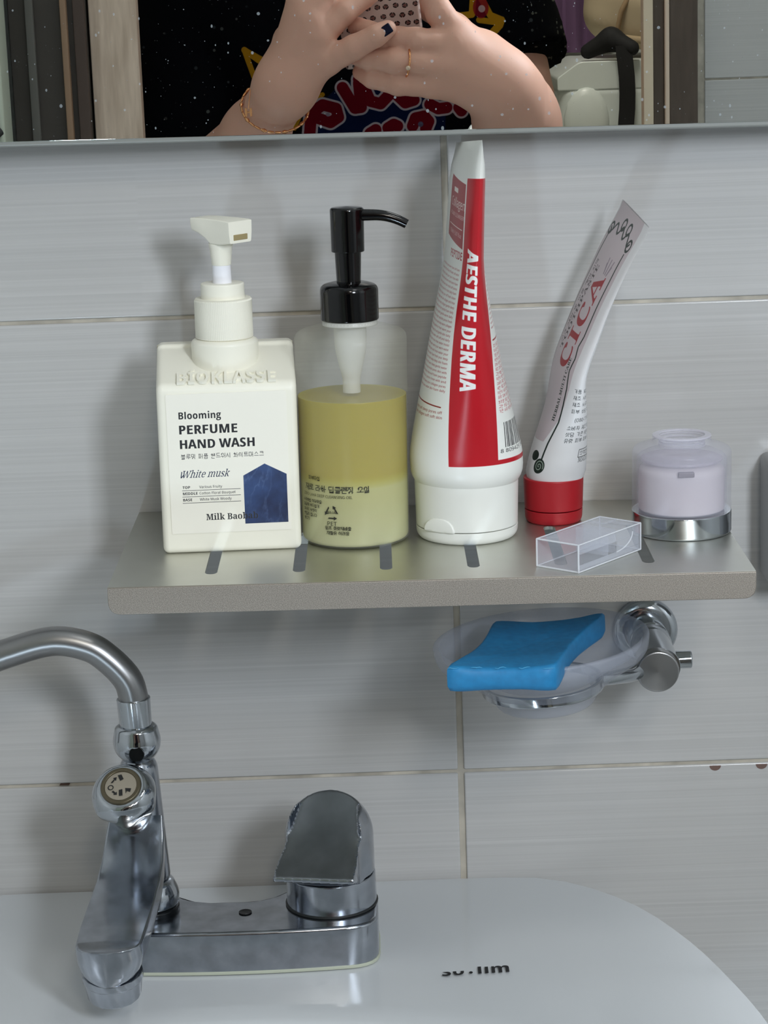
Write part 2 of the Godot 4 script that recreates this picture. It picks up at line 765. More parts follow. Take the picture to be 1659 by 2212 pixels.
func camera_and_light() -> void:
	var c := Camera3D.new()
	c.name = "camera"
	c.fov = rad_to_deg(2.0 * atan(1106.0 / 4923.0))
	c.near = 0.01
	c.far = 20.0
	var p := deg_to_rad(13.3)
	var r := 0.035
	var u0 := Vector3(0, cos(p), -sin(p))
	var right := Vector3.RIGHT * cos(r) - u0 * sin(r)
	var up := Vector3.RIGHT * sin(r) + u0 * cos(r)
	c.transform = Transform3D(Basis(right, up, Vector3(0, sin(p), cos(p))), Vector3(0, 1.30, 1.08))
	add_child(c)
	c.current = true
	var e := Environment.new()
	e.background_mode = Environment.BG_COLOR
	e.background_color = Color(0.55, 0.62, 0.7)
	e.tonemap_mode = Environment.TONE_MAPPER_LINEAR
	e.tonemap_exposure = 0.25
	e.sdfgi_enabled = true
	e.ssao_enabled = true
	e.ssil_enabled = true
	var w := WorldEnvironment.new()
	w.name = "environment"
	w.environment = e
	add_child(w)
	area("added_key_light", Vector3(0.405, 1.50, 1.165), Vector3(0, 0, -1), Vector2(0.14, 0.25), Color(0.925, 0.96, 1.0), 3.3)  # added key light, standing in for light through the doorway
	area("bathroom_ceiling_light", Vector3(0.42, 2.255, 0.70), Vector3(0, -1, 0), Vector2(0.24, 0.24), Color(0.98, 0.98, 0.97), 0.70)
	area("added_fill_light", Vector3(-0.30, 0.52, 1.160), Vector3(0, 0, -1), Vector2(0.055, 0.20), Color(0.85, 0.93, 1.0), 1.0)  # added low fill for the left side and the wall under the shelf
	area("utility_ceiling_light", Vector3(0.25, 2.255, 2.05), Vector3(0, -1, 0), Vector2(0.5, 0.2), Color(1.0, 0.97, 0.92), 4.2)

func area(called: String, pos: Vector3, to: Vector3, size: Vector2, c: Color, energy: float) -> void:
	var l := AreaLight3D.new()
	l.name = called
	l.area_size = size
	l.light_color = c
	l.light_energy = energy
	l.shadow_enabled = true
	l.area_range = 8.0
	l.area_attenuation = 2.0
	add_child(l)
	var up := Vector3.UP if absf(to.y) < 0.9 else Vector3.RIGHT
	l.transform = Transform3D(Basis.looking_at(to, up), pos)

func streak_image(seed_: int) -> Image:
	var rng := RandomNumberGenerator.new()
	rng.seed = seed_
	var w := 256
	var h := 1024
	var im := Image.create_empty(w, h, false, Image.FORMAT_RGB8)
	var slow := FastNoiseLite.new()
	slow.seed = seed_
	slow.frequency = 0.012
	var fine := FastNoiseLite.new()
	fine.seed = seed_ + 7
	fine.frequency = 0.05
	fine.fractal_octaves = 2
	var pos := 0
	var vals := PackedFloat32Array()
	vals.resize(h)
	while pos < h:
		var n := rng.randi_range(2, 5)
		var v := rng.randf_range(-1, 1)
		for k in n:
			if pos + k < h:
				vals[pos + k] = v
		pos += n
	for y in h:
		for x in w:
			var s := fine.get_noise_2d(x * 0.12, y * 2.2) * 0.016
			s += vals[y] * 0.020 * (0.6 + 0.8 * absf(slow.get_noise_2d(x * 0.5, y * 3.0)) * 2.0) * 0.75
			s += slow.get_noise_2d(x * 2.5, y * 0.2) * 0.006
			var g := clampf(0.84 + s, 0, 1)
			im.set_pixel(x, y, Color(g, g * 0.995, g * 0.985))
	return im

func materials() -> void:
	var st := ImageTexture.create_from_image(streak_image(5))
	for k in 3:
		var m := mat(Color(0.90, 0.90, 0.90), 0.15)
		m.albedo_texture = st
		m.metallic_specular = 0.5
		m.heightmap_enabled = true
		m.heightmap_texture = st
		m.heightmap_scale = 0.007
		m.uv1_offset = Vector3(k * 0.31, k * 0.37, 0)
		M["tile%d" % k] = m
	M.wall = mat(Color(0.88, 0.88, 0.87), 0.35)
	M.grout = mat(Color(0.84, 0.81, 0.75), 0.9)
	M.grout.albedo_texture = noise_tex(3, 0.02, Color(0.75, 0.75, 0.75), Color(1, 1, 1))
	M.grout.uv1_triplanar = true
	M.grout.uv1_scale = Vector3(4, 4, 4)
	M.mirror = mat(Color(0.93, 0.945, 0.935), 0.0, 1.0)
	M.glass_edge = mat(Color(0.55, 0.56, 0.545), 0.25)
	var water := noise_tex(11, 0.015, Color(0.84, 0.84, 0.84), Color(1, 1, 1))
	var chrome := mat(Color(0.72, 0.74, 0.77), 0.22, 1.0)
	chrome.albedo_texture = water
	chrome.roughness_texture = noise_tex(12, 0.02, Color(2.0, 2.0, 2.0) * 0.3, Color(1, 1, 1))
	chrome.uv1_triplanar = true
	chrome.uv1_scale = Vector3(9, 9, 9)
	M.chrome = chrome
	M.chrome_clean = mat(Color(0.72, 0.74, 0.76), 0.10, 1.0)
	M.brushed = mat(Color(0.60, 0.60, 0.60), 0.33, 1.0)
	M.ceramic = mat(Color(0.815, 0.83, 0.84), 0.14)
	M.ceramic.metallic_specular = 0.55
	M.steel = mat(Color(0.80, 0.80, 0.77), 0.42, 1.0)
	M.steel.roughness_texture = noise_tex(21, 0.01, Color(0.88, 0.88, 0.88), Color(1, 1, 1))
	M.steel.uv1_triplanar = true
	M.steel.uv1_scale = Vector3(12, 12, 12)
	M.steel_lip = mat(Color(0.80, 0.76, 0.71), 0.48, 0.6)
	M.steel_lip.albedo_texture = noise_tex(22, 0.35, Color(0.50, 0.50, 0.50), Color(1, 1, 1), 512, 512, 2)
	M.steel_lip.uv1_triplanar = true
	M.steel_lip.uv1_scale = Vector3(14, 14, 14)
	M.cream = mat(Color(0.955, 0.945, 0.885), 0.42)
	M.white = mat(Color(0.93, 0.935, 0.91), 0.3)
	M.black = mat(Color(0.018, 0.018, 0.022), 0.12)
	M.ink = mat(Color(0.08, 0.08, 0.09), 0.6)
	M.lit_wood = mat(Color(0.95, 0.86, 0.78), 0.7)  # casing wood as lit on the left: the light is in the colour
	M.lit_wood.albedo_texture = noise_tex(31, 0.012, Color(0.82, 0.80, 0.78), Color(1, 1, 1))
	M.lit_wood.uv1_triplanar = true
	M.lit_wood.uv1_scale = Vector3(14, 1.6, 14)
	M.shaded_wood = mat(Color(0.36, 0.31, 0.27), 0.6)  # same casing wood in shade on the right: the shade is in the colour
	M.shaded_wood.albedo_texture = M.lit_wood.albedo_texture
	M.shaded_wood.uv1_triplanar = true
	M.shaded_wood.uv1_scale = Vector3(14, 1.6, 14)
	M.paint = mat(Color(0.88, 0.87, 0.82), 0.5)
	M.gold = mat(Color(0.93, 0.68, 0.48), 0.2, 1.0)

# ---------------------------------------------------------------- room shell
func slab(node: Node3D, called: String, lo: Vector3, hi: Vector3, m: Material) -> void:
	part(called, G.new().rbox(hi - lo, 0.0015, Transform3D(), 1).mesh(30), m, node, Transform3D(Basis(), (lo + hi) / 2))

func tiles(node: Node3D, x0: float, x1: float, y0: float, y1: float, ox: float, oy: float, z: float, face: float) -> void:
	var w := 0.4668
	var h := 0.2334
	var gap := 0.0030
	var gy := 0.0018
	var shared := {}
	var c := 0
	for i in range(floori((x0 - ox) / w), ceili((x1 - ox) / w)):
		for j in range(floori((y0 - oy) / h), ceili((y1 - oy) / h)):
			var a := Vector2(maxf(x0, ox + i * w + gap / 2), maxf(y0, oy + j * h + gy / 2))
			var b := Vector2(minf(x1, ox + (i + 1) * w - gap / 2), minf(y1, oy + (j + 1) * h - gy / 2))
			if b.x - a.x < 0.01 or b.y - a.y < 0.01:
				continue
			var key := Vector2i((b - a) * 10000)
			if not shared.has(key):
				shared[key] = G.new().rbox(Vector3(b.x - a.x, b.y - a.y, 0.008), 0.0009).mesh(30)
			c += 1
			part("tile", shared[key], M["tile%d" % ((i * 2 + j * 5 + 30) % 3)], node, at((a.x + b.x) / 2, (a.y + b.y) / 2, z - face * 0.004))

func room() -> void:
	var wb := struct("wall_back")
	slab(wb, "grout_bed", V(-0.75, 0, -0.12), V(1.05, 2.3, -0.0013), M.grout)
	tiles(wb, -0.62, 0.95, 0.0, 2.3, 0.0340, 1.1434, 0.0, 1.0)
	# two brown printed dots of the tile pattern, half hidden by the joint
	for x in [0.1613, 0.1845]:
		var half := PackedVector2Array()
		for k in 13:
			var a := PI + PI * k / 12.0
			half.append(Vector2(cos(a) * 0.0029, sin(a) * 0.0027))
		part("printed_dot", G.new().prism(half, 0.0001).mesh(30), mat(Color(0.45, 0.36, 0.33), 0.5), wb, at(x, 0.9084, 0.0))
	# rusty stain in the lower joint, left of the faucet
	var blot := PackedVector2Array([Vector2(-0.0028, -0.0005), Vector2(0.002, -0.0006), Vector2(0.0026, 0.0004), Vector2(-0.0019, 0.0006)])
	part("stain", G.new().prism(blot, 0.0003).mesh(30), mat(Color(0.30, 0.22, 0.18), 0.8), wb, at(-0.1645, 0.9103, -0.0008))
	slab(struct("wall_left"), "wall_panel", V(-0.75, 0, 0), V(-0.62, 2.3, 1.32), M.wall)
	slab(struct("wall_right"), "wall_panel", V(0.95, 0, 0), V(1.05, 2.3, 1.32), M.wall)
	slab(struct("floor"), "floor_slab", V(-1.1, -0.1, -0.12), V(1.5, 0, 3.5), mat(Color(0.80, 0.80, 0.78), 0.5))
	slab(struct("ceiling"), "ceiling_slab", V(-1.1, 2.3, -0.12), V(1.5, 2.4, 3.5), mat(Color(0.95, 0.95, 0.94), 0.8))
	# the wall behind the photographer: doorway and a small window added for the key light
	var wf := struct("wall_front")
	slab(wf, "wall_panel", V(-0.62, 0, 1.204), V(-0.242, 2.3, 1.32), M.wall)
	slab(wf, "wall_panel", V(-0.242, 2.02, 1.204), V(0.288, 2.3, 1.32), M.wall)
	slab(wf, "wall_panel", V(0.288, 0, 1.204), V(0.95, 1.28, 1.32), M.grout)
	slab(wf, "wall_panel", V(0.288, 1.28, 1.204), V(0.315, 2.3, 1.32), M.wall)
	slab(wf, "wall_panel", V(0.495, 1.28, 1.204), V(0.95, 2.3, 1.32), M.wall)
	slab(wf, "wall_panel", V(0.315, 1.645, 1.204), V(0.495, 2.3, 1.32), M.wall)
	tiles(wf, 0.3115, 0.95, 0.0, 1.27, 0.318, 1.1906, 1.2027, -1.0)
	var win := struct("added_window_1")  # added window, out of view, to house the key light
	var wy := 1.50
	slab(wf, "wall_panel", V(0.315, 1.28, 1.204), V(0.495, 1.355, 1.32), M.wall)
	for s in [-1, 1]:
		slab(win, "added_window_frame", V(0.405 + s * 0.080 - 0.010, 1.355, 1.20), V(0.405 + s * 0.080 + 0.010, 1.645, 1.26), M.paint)
		slab(win, "added_window_frame", V(0.335, wy + s * 0.134 - 0.012, 1.20), V(0.475, wy + s * 0.134 + 0.012, 1.26), M.paint)
	var added_pane := mat(Color(0.8, 0.83, 0.85), 0.6)
	added_pane.emission_enabled = true
	added_pane.emission = Color(0.9, 0.95, 1.0)
	added_pane.emission_energy_multiplier = 4.0
	slab(win, "added_pane", V(0.334, 1.375, 1.225), V(0.476, 1.625, 1.232), added_pane)
	# door casing: lit left side, shaded right side and its lit edges by colour
	var dr := struct("door_1")
	slab(dr, "door_casing", V(-0.2604, 0, 1.185), V(-0.2151, 2.06, 1.2045), M.lit_wood)
	slab(dr, "door_casing", V(0.2591, 0, 1.185), V(0.2687, 2.06, 1.2045), mat(Color(0.86, 0.80, 0.70), 0.6))
	slab(dr, "door_casing", V(0.2687, 0, 1.190), V(0.2796, 2.06, 1.2045), M.shaded_wood)
	slab(dr, "door_casing", V(0.2796, 0, 1.185), V(0.2840, 2.06, 1.2045), mat(Color(0.86, 0.78, 0.70), 0.6))
	slab(dr, "door_casing", V(0.2840, 0, 1.188), V(0.3111, 2.06, 1.2045), M.shaded_wood)
	slab(dr, "door_head", V(-0.2604, 2.0, 1.185), V(0.3111, 2.06, 1.2045), M.lit_wood)
	slab(dr, "door_lining", V(-0.2425, 0, 1.2045), V(-0.2400, 2.0, 1.33), M.shaded_wood)
	slab(dr, "door_lining", V(0.2860, 0, 1.2045), V(0.2885, 2.0, 1.33), M.shaded_wood)
	# door leaf folded back against the wall on the left
	var leaf := struct("door_2")
	slab(leaf, "door_leaf", V(-0.3345, 0.02, 1.176), V(-0.2625, 1.98, 1.2035), mat(Color(0.29, 0.265, 0.245), 0.7))
	var low := mat(Color(0.75, 0.80, 0.85), 0.4)  # added glowing pane, out of view, as source of the low fill
	low.emission_enabled = true
	low.emission = Color(0.85, 0.93, 1.0)
	low.emission_energy_multiplier = 2.6
	slab(leaf, "fill_pane", V(-0.330, 0.41, 1.168), V(-0.270, 0.63, 1.1765), low)
	slab(leaf, "edge_strip", V(-0.2850, 0.64, 1.168), V(-0.2787, 1.98, 1.177), mat(Color(0.62, 0.50, 0.40), 0.6))
	slab(leaf, "edge_strip", V(-0.3180, 0.02, 1.171), V(-0.3100, 1.98, 1.177), mat(Color(0.42, 0.41, 0.39), 0.7))
	slab(leaf, "edge_strip", V(-0.2735, 0.02, 1.172), V(-0.2625, 1.98, 1.177), mat(Color(0.33, 0.27, 0.24), 0.7))
	# ceiling lamps
	for q in [[V(0.42, 2.285, 0.70), V(0.27, 0.03, 0.27), "square white ceiling lamp above the washbasin"], [V(0.25, 2.285, 2.05), V(0.54, 0.03, 0.24), "long white ceiling lamp in the utility room"]]:
		var l := thing("ceiling_lamp", q[2], "lamp", q[0])
		part("lamp_housing", G.new().rbox(q[1], 0.006).mesh(30), M.paint, l)
		var glow := mat(Color(0.9, 0.9, 0.88), 0.5)
		glow.emission_enabled = true
		glow.emission = Color(1.0, 0.96, 0.9)
		glow.emission_energy_multiplier = 1.2
		part("lamp_diffuser", G.new().rbox(V(q[1].x - 0.03, 0.006, q[1].z - 0.03), 0.002).mesh(30), glow, l, at(0, -0.017, 0))

func mirror() -> void:
	var t := thing("wall_mirror", "frameless wall mirror with water spots, reflecting a person at the doorway", "mirror", V(0.0, 1.2279, 0.04), -0.0077)
	part("glass_edge", G.new().rbox(V(0.72, 0.70, 0.0055), 0.0012).mesh(30), M.glass_edge, t, at(0.01, 0.35, -0.0030))
	part("silvered_face", G.new().rbox(V(0.7165, 0.6958, 0.0006), 0.0002, Transform3D(), 1).mesh(30), M.mirror, t, at(0.01, 0.3503, -0.0002))
	for x in [-0.2, 0.22]:
		part("mirror_clip", G.new().rbox(V(0.02, 0.03, 0.034), 0.002).mesh(30), M.brushed, t, at(x, 0.6, -0.0228))
	# dried water spots
	var rng := RandomNumberGenerator.new()
	rng.seed = 41
	var mm := MultiMesh.new()
	mm.transform_format = MultiMesh.TRANSFORM_3D
	mm.mesh = G.new().lathe(PackedVector2Array([Vector2(0.0001, 0), Vector2(0.9, 0.0), Vector2(1, 0.02), Vector2(0.6, 0.1), Vector2(0.0001, 0.12)]), 9).mesh(60)
	mm.instance_count = 900
	for i in 900:
		var r := 0.00010 + 0.00062 * pow(rng.randf(), 5.0)
		var p := V(rng.randf_range(-0.19, 0.21), rng.randf_range(0.003, 0.11), 0.00012)
		mm.set_instance_transform(i, Transform3D(Basis(Vector3.RIGHT, PI / 2).scaled(V(r * rng.randf_range(0.7, 1.1), r * rng.randf_range(0.8, 1.5), r * 0.4)), p))
	var o := MultiMeshInstance3D.new()
	o.name = "water_spots"
	o.multimesh = mm
	var wm := mat(Color(0.75, 0.78, 0.80, 0.16), 0.7)
	wm.transparency = BaseMaterial3D.TRANSPARENCY_ALPHA
	o.material_override = wm
	o.set_meta("kind", "stuff")
	t.add_child(o)

# ---------------------------------------------------------------- washbasin
func basin() -> void:
	var c := V(-0.072, 0.8535, 0.20)
	var t := thing("washbasin", "white ceramic washbasin with worn black lettering on its deck", "washbasin", c)
	var n := 96
	var half := Curve2D.new()
	var hp := [Vector2(0, -0.1992), Vector2(0.07, -0.1992), Vector2(0.128, -0.1988), Vector2(0.152, -0.1937), Vector2(0.1735, -0.1774), Vector2(0.1933, -0.151), Vector2(0.2103, -0.1115), Vector2(0.2215, -0.0726), Vector2(0.2307, -0.0297), Vector2(0.236, 0.02), Vector2(0.236, 0.06), Vector2(0.225, 0.12), Vector2(0.195, 0.175), Vector2(0.14, 0.212), Vector2(0.07, 0.228), Vector2(0, 0.232)]
	for i in hp.size():
		var tn: Vector2 = (hp[mini(i + 1, hp.size() - 1)] - hp[maxi(i - 1, 0)]) / 6.0
		half.add_point(hp[i], -tn, tn)
	half.bake_interval = 0.002
	var outer := func(a: float) -> Vector2:     # seen from above: a quarter turn is the wall side
		var s := fposmod(PI / 2 - a, TAU) / PI    # 0 at the wall, 1 at the front
		var q := half.sample_baked((s if s <= 1.0 else 2.0 - s) * half.get_baked_length())
		return Vector2(q.x if s <= 1.0 else -q.x, q.y)
	var inner := func(a: float) -> Vector2:
		return Vector2(0.185 * cos(a), 0.075 - 0.122 * sin(a))
	var rings := []
	var steps := [[0.0, -0.10, 0.72], [0.0, -0.05, 0.9], [0.0, -0.02, 0.985], [0.0, -0.006, 1.0], [0.0, -0.0015, 0.998], [0.0, 0.0, 0.993], [0.25, 0.0002, -1], [0.6, -0.0004, -1], [0.88, -0.0012, -1], [0.96, -0.0026, -1], [1.0, -0.0065, -1], [1.0, -0.02, 0.972], [1.0, -0.06, 0.88], [1.0, -0.095, 0.66], [1.0, -0.108, 0.35], [1.0, -0.112, 0.02]]
	for s in steps:
		var ring := PackedVector3Array()
		for i in n:
			var a := TAU * i / n
			var o: Vector2 = outer.call(a)
			var b: Vector2 = inner.call(a)
			var q: Vector2
			if s[2] < 0:
				q = (o * 0.993).lerp(b, s[0])
			elif s[0] == 0.0:
				q = o * s[2]
			else:
				q = Vector2(0, 0.075) + (b - Vector2(0, 0.075)) * s[2]
			q.y = maxf(q.y, -0.1994)
			ring.append(V(q.x, s[1], q.y))
		rings.append(ring)
	part("basin_bowl", G.new().loft(rings).mesh(50), M.ceramic, t)
	# pedestal
	part("pedestal", G.new().lathe(prof([V(0.001, -0.8535, 0), V(0.11, -0.8535, 0.01), V(0.095, -0.6, 0.1), V(0.10, -0.10, 0.02), V(0.001, -0.09, 0)]), 40).mesh(50), M.ceramic, t, at(0, 0, -0.02))
	# worn lettering: the upper half of the first letters is gone
	var lay := func(x: float, y: float) -> Vector3:
		return V(0.0912 + x, 0.00035, -0.0835 - y * 1.0 - x * 0.06)
	var mark: Material = M.ink
	var g := G.new()
	var h := 0.0092
	var put := func(s: String, x: float, cut: float) -> void:
		var sh := text_shape(s, "sans_bold")
		for k in range(0, sh[0].size(), 3):
			var tri := PackedVector2Array([sh[0][k], sh[0][k + 1], sh[0][k + 2]])
			if cut < 9:
				var keep := Geometry2D.intersect_polygons(tri, PackedVector2Array([Vector2(-1, -1), Vector2(9, -1), Vector2(9, cut), Vector2(-1, cut)]))
				if keep.is_empty():
					continue
				tri = keep[0]
			var vs := PackedVector3Array()
			for p in tri:
				vs.append(lay.call(x + p.x * h * 0.80, p.y * h))
			var ts := PackedInt32Array()
			for j in tri.size() - 2:
				ts.append_array([0, j + 1, j + 2])
			g.put(vs, ts, PackedVector2Array(), Transform3D(), false)
	put.call("so", 0.0, 0.44)
	put.call("lim", 0.0165, 0.82)
	var dia := PackedVector3Array()
	for k in 8:
		dia.append(lay.call(0.0132 + cos(TAU * k / 8) * 0.0009, 0.0018 + sin(TAU * k / 8) * 0.0013))
	g.put(dia, PackedInt32Array([0, 1, 2, 0, 2, 3, 0, 3, 4, 0, 4, 5, 0, 5, 6, 0, 6, 7]), PackedVector2Array(), Transform3D(), false)
	part("lettering", g.mesh(30), mark, t)

# ---------------------------------------------------------------- shelf
func shelf() -> void:
	var t := thing("metal_shelf", "satin metal wall shelf with slots and a bent front lip, holding toiletries", "shelf", SHELF, TILT)
	var x0 := -0.119
	var x1 := 0.1578
	var z0 := 0.001
	var z1 := 0.1405
	var th := 0.0015
	var w := 0.0054
	var sa := 0.0510
	var sb := 0.1226
	var slots := [-0.0762, -0.0379, 0.0001, 0.0382, 0.0763, 0.1144]
	var g := G.new()
	var strip := func(a: float, b: float, za: float, zb: float, za2: float, zb2: float) -> void:
		var ring0 := PackedVector3Array([V(a, 0, za), V(a, 0, zb), V(a, -th, zb), V(a, -th, za)])
		var ring1 := PackedVector3Array([V(b, 0, za2), V(b, 0, zb2), V(b, -th, zb2), V(b, -th, za2)])
		g.loft([ring0, ring1])
	var edge := x0
	for x in slots:
		strip.call(edge, x - w / 2, z0, z1, z0, z1)
		var n := 6
		for k in n:
			var p := -w / 2 + w * k / n
			var q := -w / 2 + w * (k + 1) / n
			var hp := sqrt(maxf(0, w * w / 4 - p * p))
			var hq := sqrt(maxf(0, w * w / 4 - q * q))
			strip.call(x + p, x + q, z0, sa + w / 2 - hp, z0, sa + w / 2 - hq)
			strip.call(x + p, x + q, sb - w / 2 + hp, z1, sb - w / 2 + hq, z1)
		edge = x + w / 2
	strip.call(edge, x1, z0, z1, z0, z1)
	part("shelf_plate", g.mesh(30), M.steel, t)
	# lip: the front edge bent down, lower corners rounded
	var out := closed_prof([V(x0, 0, 0), V(x0, -0.0117, 0.0075), V(x1, -0.0117, 0.0075), V(x1, 0, 0)], 6)
	var lip := G.new().prism(out, th / 2, 0.0004, Transform3D(Basis(Vector3.RIGHT, -0.06), V(0, -0.0001, z1 + 0.0004)))
	part("front_lip", lip.mesh(30), M.steel_lip, t)
	part("wall_flange", G.new().rbox(V(0.27, 0.018, 0.0018), 0.0006).mesh(30), M.steel, t, at(0.018, -0.009, 0.0012))

# ---------------------------------------------------------------- faucet
func faucet() -> void:
	var o := V(-0.0715, 0.8535, 0.0765)
	var t := thing("faucet", "chrome two-hole faucet with lever handle, stubby spout and curved swan-neck pipe", "faucet", o)
	# base: flat bar with rounded ends, waisted at the back
	var pl := closed_prof([V(-0.0615, -0.0245, 0.02), V(-0.040, -0.0245, 0.01), V(-0.025, -0.007, 0.012), V(0.010, -0.007, 0.012), V(0.024, -0.0245, 0.01), V(0.0622, -0.0245, 0.018), V(0.0622, 0.0262, 0.014), V(0.032, 0.0290, 0.02), V(0.0, 0.0300, 0.02), V(-0.032, 0.0290, 0.02), V(-0.0615, 0.0262, 0.016)], 6)
	var flat := Basis(Vector3.RIGHT, PI / 2)   # x-y outline laid down: y becomes z
	part("base", G.new().prism(pl, 0.0102, 0.0016, Transform3D(flat, V(0, 0.0103, 0))).mesh(35), M.chrome, t)
	var seal := PackedVector2Array()
	for p in pl:
		seal.append(p * 1.008)
	part("sealing_bead", G.new().prism(seal, 0.0008, 0.0003, Transform3D(flat, V(0, 0.0006, 0))).mesh(35), mat(Color(0.74, 0.76, 0.69), 0.6), t)
	part("screw_hole", G.new().lathe(prof([V(0.0001, 0, 0), V(0.0027, 0, 0), V(0.0031, 0.0004, 0), V(0.0030, 0.0006, 0), V(0.0024, 0.0003, 0), V(0.0001, 0.0002, 0)]), 24).mesh(30), mat(Color(0.06, 0.06, 0.06), 0.5), t, at(0.0, 0.0205, 0.007))
	# handle
	var hx := 0.0405
	var hz := -0.003
	var h := part("handle_base", G.new().lathe(prof([V(0.0001, 0.0200, 0), V(0.0213, 0.0200, 0.001), V(0.0210, 0.0360, 0.0008), V(0.0001, 0.0360, 0)]), 64).mesh(40), M.chrome, t, at(hx, 0, hz))
	part("seal_ring", G.new().lathe(prof([V(0.0001, 0.0205, 0), V(0.0219, 0.0205, 0.0004), V(0.0219, 0.0216, 0.0004), V(0.0001, 0.0216, 0)]), 48).mesh(40), mat(Color(0.12, 0.13, 0.13), 0.5), t, at(hx, 0, hz))
	var lever := func(p: Vector3) -> float:
		# dome
		var r := Vector2(p.x, p.z).length()
		var d := maxf(r - 0.0208, 0.0366 - p.y)
		var q := V(p.x, maxf(p.y - 0.0535, 0.0) * 1.0, p.z)
		var dome := ell(q, Vector3.ZERO, V(0.0208, 0.0215, 0.0208))
		d = maxf(d, dome)
		# lever: wedge whose hollow top runs down to a thin lip
		var f := p.z + p.x * -0.18
		var s := p.x + p.z * 0.22
		var u := clampf((f + 0.012) / 0.046, 0.0, 1.0)
		var top := lerpf(0.0765, 0.0458, u) - 0.0035 * sin(PI * u)
		var low := 0.0366 if f < 0.015 else 0.0366 + (f - 0.015) * 0.36
		var wide := lerpf(0.0135, 0.0192, smoothstep(0.0, 0.9, u))
		var wedge := maxf(maxf(low - p.y, p.y - 0.066), maxf(absf(s) - wide, maxf(f - 0.0345, -f)))
		d = smin(d, wedge, 0.004)
		# hollowed out above the lever's top
		var room_ := maxf((top - p.y) * 0.83, maxf(absf(s) - wide - 0.006 * smoothstep(0.008, 0.020, f), -0.016 - f))
		return maxf(d, -room_)
	part("lever_handle", G.new().sdf(lever, V(-0.030, 0.034, -0.024), V(0.030, 0.079, 0.041), 0.00075).mesh(50), M.chrome, t, at(hx, 0, hz))
	# spout side: dome foot, column, swivel ball
	var sx := -0.0455
	var sz := -0.0015
	part("foot_ring", G.new().lathe(prof([V(0.0001, 0.0195, 0), V(0.0140, 0.0195, 0.001), V(0.0142, 0.0225, 0.001), V(0.0130, 0.0232, 0.0005), V(0.0001, 0.0232, 0)]), 48).mesh(40), mat(Color(0.16, 0.17, 0.18), 0.2, 0.8), t, at(sx, 0, sz))
	part("foot_dome", G.new().lathe(prof([V(0.0001, 0.023, 0), V(0.0138, 0.023, 0.002), V(0.0146, 0.029, 0.004), V(0.0115, 0.0365, 0.003), V(0.0001, 0.0370, 0)], 6), 56).mesh(60), M.chrome_clean, t, at(sx, 0, sz))
	var col := func(p: Vector3) -> float:
		var d := cap(p, V(0, 0.036, 0), V(-0.0012, 0.090, 0), 0.0108, 0.0090)
		d = maxf(d, 0.0368 - p.y)
		return d
	part("column", G.new().sdf(col, V(-0.015, 0.032, -0.015), V(0.015, 0.104, 0.015), 0.001).mesh(60), M.chrome, t, at(sx, 0, sz))
	part("swivel_ball", G.new().lathe(prof([V(0.0001, -0.0085, 0), V(0.0068, -0.0085, 0.001), V(0.0104, -0.004, 0.004), V(0.0113, 0.001, 0.005), V(0.0098, 0.0075, 0.003), V(0.0082, 0.0086, 0.0006), V(0.0001, 0.0070, 0)], 6), 56).mesh(60), M.chrome_clean, t, at(sx - 0.0012, 0.1035, sz))
	part("port_hole", G.new().lathe(prof([V(0.0001, 0, 0), V(0.0036, 0, 0.0004), V(0.0036, 0.0013, 0.0004), V(0.0001, 0.0013, 0)]), 28).mesh(40), mat(Color(0.10, 0.12, 0.13), 0.15, 0.6), t, Transform3D(Basis(Vector3.RIGHT, PI / 2 - 0.25), V(sx - 0.0004, 0.1012, sz + 0.0104)))
	part("pipe_sleeve", G.new().lathe(prof([V(0.0001, 0, 0), V(0.0074, 0, 0.0003), V(0.0078, 0.0150, 0.0004), V(0.0070, 0.0150, 0.0003), V(0.0001, 0.0147, 0)]), 48, Transform3D(Basis(Vector3.BACK, 0.03), Vector3.ZERO)).mesh(40), M.chrome_clean, t, at(sx - 0.0012, 0.110, sz))
	var curve := Curve3D.new()
	var pts := [V(-0.0468, 0.118, 0), V(-0.0472, 0.126, 0), V(-0.0496, 0.1345, 0), V(-0.0575, 0.1440, 0), V(-0.0668, 0.1505, 0), V(-0.0826, 0.1535, 0), V(-0.1030, 0.1487, 0), V(-0.1215, 0.1420, 0), V(-0.1500, 0.1290, 0), V(-0.1650, 0.1120, 0), V(-0.1690, 0.0920, 0)]
	for i in pts.size():
		var tan_: Vector3 = (pts[mini(i + 1, pts.size() - 1)] - pts[maxi(i - 1, 0)]) / 6.0
		curve.add_point(pts[i], -tan_, tan_)
	curve.bake_interval = 0.0025
	var path := curve.get_baked_points()
	part("swan_neck_pipe", G.new().tube(path, [0.00685], 32).mesh(60), M.brushed, t, at(0, 0, sz))
	# diverter knob
	var kn := Basis.looking_at(V(0.08, -0.68, -0.72).normalized() * 1.0, Vector3.UP) * Basis(Vector3.RIGHT, -PI / 2)
	var axis := V(-0.08, 0.76, 0.64).normalized()
	var xb := axis.cross(V(0, 0, 1)).normalized()
	kn = Basis(xb, axis, xb.cross(axis))
	var kp := Transform3D(kn, V(-0.0515, 0.0845, 0.0185))
	var knob := func(p: Vector3) -> float:
		var r := Vector2(p.x, p.z).length()
		var a := atan2(p.z, p.x)
		var lobes := 0.0022 * (0.5 + 0.5 * cos(a * 6.0)) * smoothstep(0.004, -0.006, p.y)
		var d := ell(p, Vector3.ZERO, V(0.0152 - lobes, 0.0128, 0.0152 - lobes))
		d = maxf(d, p.y - 0.0088)
		return smin(d, cap(p, V(0, -0.016, 0), V(0, -0.004, 0), 0.0085, 0.010), 0.003)
	part("diverter_knob", G.new().sdf(knob, V(-0.017, -0.027, -0.017), V(0.017, 0.013, 0.017), 0.0009).mesh(60), M.chrome_clean, t, kp)
